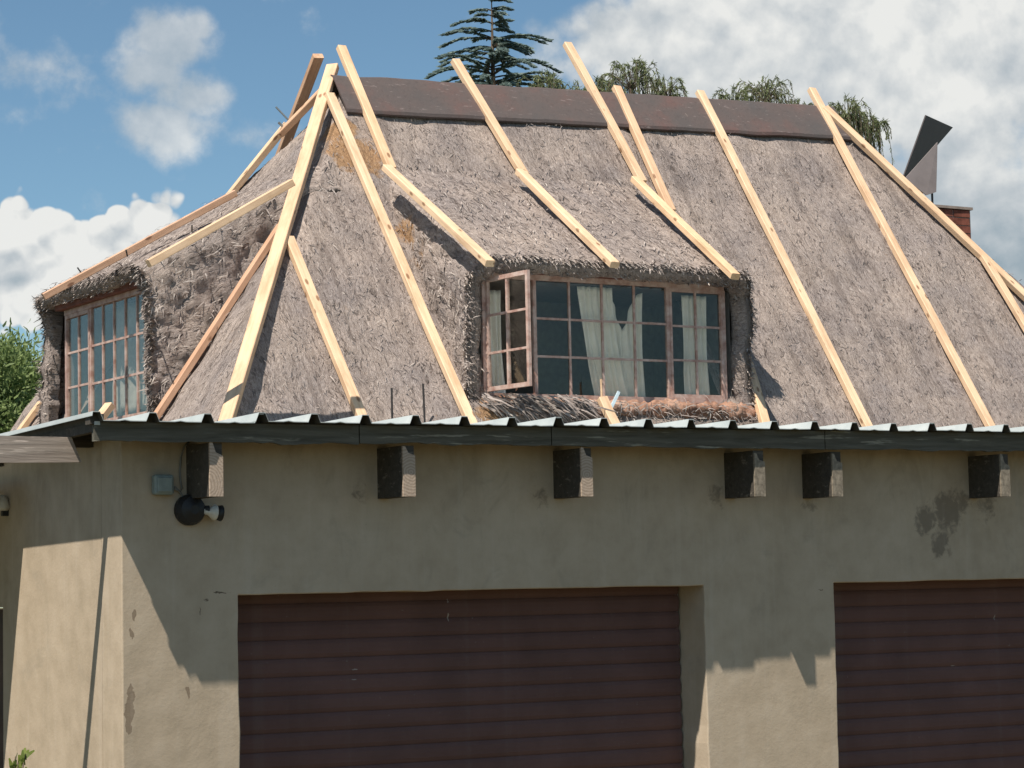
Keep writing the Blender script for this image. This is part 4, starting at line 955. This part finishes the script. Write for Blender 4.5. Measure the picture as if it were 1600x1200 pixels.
def conifer(px, py, y, label):
    top_ = atY(px, py, y); base = np.array((top_[0], top_[1], 0)); t = empty('conifer_tree', base, label, 'tree'); LV = []; tr = MB(); br = MB(); hgt = top_[2]
    tr.tube([base, base+np.array((0.05, 0, hgt*.5)), base+np.array((0, 0, hgt*.85)), top_], [.42, .25, .07, .012], 10)
    z = .05
    while z < hgt*.75:
        nb = (4 if z < 1.0 else 7) if z < 4 else 7; reach = min(.34+.82*z**.92, 4.2)
        for k in range(nb):
            az = rng.uniform(0, 2*math.pi); ln = reach*rng.uniform(.45, 1.25); o = np.array((math.cos(az), math.sin(az), 0)); s0_ = top_-np.array((0, 0, z+rng.uniform(-.05, .05)))
            rise = rng.uniform(.15, .42); pts = [s0_+o*ln*w_+np.array((0, 0, ln*(rise*w_-.34*w_**2.4))) for w_ in np.linspace(0, 1, 8)]
            br.tube(pts, [.02*(1-i/8)+.004 for i in range(8)], 4); pts = np.array(pts)
            nl = int((46+130*ln) if z < 5 else 60); u = rng.uniform(.08, 1, nl)**.8*7; i0 = np.clip(u.astype(int), 0, 6); f_ = (u-i0)[:, None]
            pp = pts[i0]*(1-f_)+pts[i0+1]*f_; side = np.cross(o, (0, 0, 1.0)); sg = rng.choice((-1, 1), nl)[:, None]
            dd = o*rng.uniform(.7, 1.2, nl)[:, None]+side*sg*rng.uniform(.1, .8, nl)[:, None]+np.array((0, 0, 1.0))*rng.normal(-.10, .13, nl)[:, None]
            LV.append(slivers(pp, dd, np.tile((-.2, -.5, .6), (nl, 1))+rng.normal(0, .6, (nl, 3)), rng.uniform(.07, .17, nl)*(1 if z < 5 else 2.5), rng.uniform(.032, .062, nl)*(1 if z < 5 else 3), np.clip(rng.normal(.4, .25, nl), 0, 1)))
        z += .19 if z < 5 else .6
    mk('trunk', tr, MT['bark'], t, smooth=True); mk('branches', br, MT['bark'], t, fixn=False); mk_slivers('crown', LV, MT['conifer'], t, None)
conifer(768, 0, 42, 'dark blue-green conifer with tiered branches rising behind the ridge')

def leafy_tree(c, rad, n, label, mat):
    c = np.array(c, float); base = (c[0], c[1], 0); t = empty('leafy_tree', base, label, 'tree'); tr = MB()
    tr.tube([base, (c[0]+.1, c[1], c[2]*.5), tuple(c)], [.22, .16, .05], 9)
    cl = []; cents = []
    for k in range(90):
        d = rng.normal(0, 1, 3); d /= np.linalg.norm(d); p_ = c+d*np.array(rad)*rng.uniform(.5, 1.0); cents.append((p_, d))
        if k < 30: tr.tube([c-np.array((0, 0, rad[2]*.5)), (c+p_)/2, p_], [.05, .025, .006], 5)
    LV = []
    for p_, d in cents:
        m_ = n//90; pp = p_+rng.normal(0, 1, (m_, 3))*np.array(rad)*.13; dd = rng.normal(0, .55, (m_, 3))+d*.5+np.array((0, 0, .25)); sh = rng.uniform(-.12, .12)
        LV.append(leaves(pp, dd, rng.uniform(.07, .15, m_), rng.uniform(.022, .040, m_), np.clip(rng.normal(.5+sh, .22, m_), 0, 1)))
    mk('trunk', tr, MT['bark'], t, smooth=True); mk_slivers('crown', LV, mat, t, None)
c = atY(-62, 645, 24); leafy_tree(c, (1.45, 1.4, 1.2), 30000, 'bright green leafy tree past the far side of the left dormer', MT['bright'])

sh = empty('shrub', (-2.62, -1.9, 0), 'leafy green shrub tip at the bottom left corner', 'shrub')
st = MB(); LV = []; base = atY(-40, 1330, -1.9); base[2] = 0; sh.location = tuple(base)
for px, py in ((38, 1178), (30, 1192), (48, 1180), (12, 1180), (-10, 1185), (22, 1200), (40, 1210), (0, 1215), (-30, 1200), (-45, 1230), (15, 1235), (45, 1240), (-20, 1260)):
    tip = atY(px, py, -1.9)+np.array((0, rng.uniform(-.1, .1), 0)); mid_ = base*.4+tip*.6+np.array((-.05, 0, .08)); pts = [base, mid_, tip]; st.tube(pts, [.012, .007, .003], 5)
    m_ = 26; u = rng.uniform(.0, 1, m_)**.6; pp = mid_+(tip-mid_)*u[:, None]; dd = rng.normal(0, .7, (m_, 3))+(tip-mid_)/np.linalg.norm(tip-mid_)*.9
    LV.append(slivers(pp, dd, rng.normal(0, .5, (m_, 3))+np.array((-.3, -.6, .6)), rng.uniform(.028, .05, m_), rng.uniform(.011, .017, m_), np.clip(rng.normal(.5, .3, m_), 0, 1)))
mk('stems', st, MT['bark'], sh, smooth=True); mk_slivers('foliage', LV, MT['shrub'], sh, None)
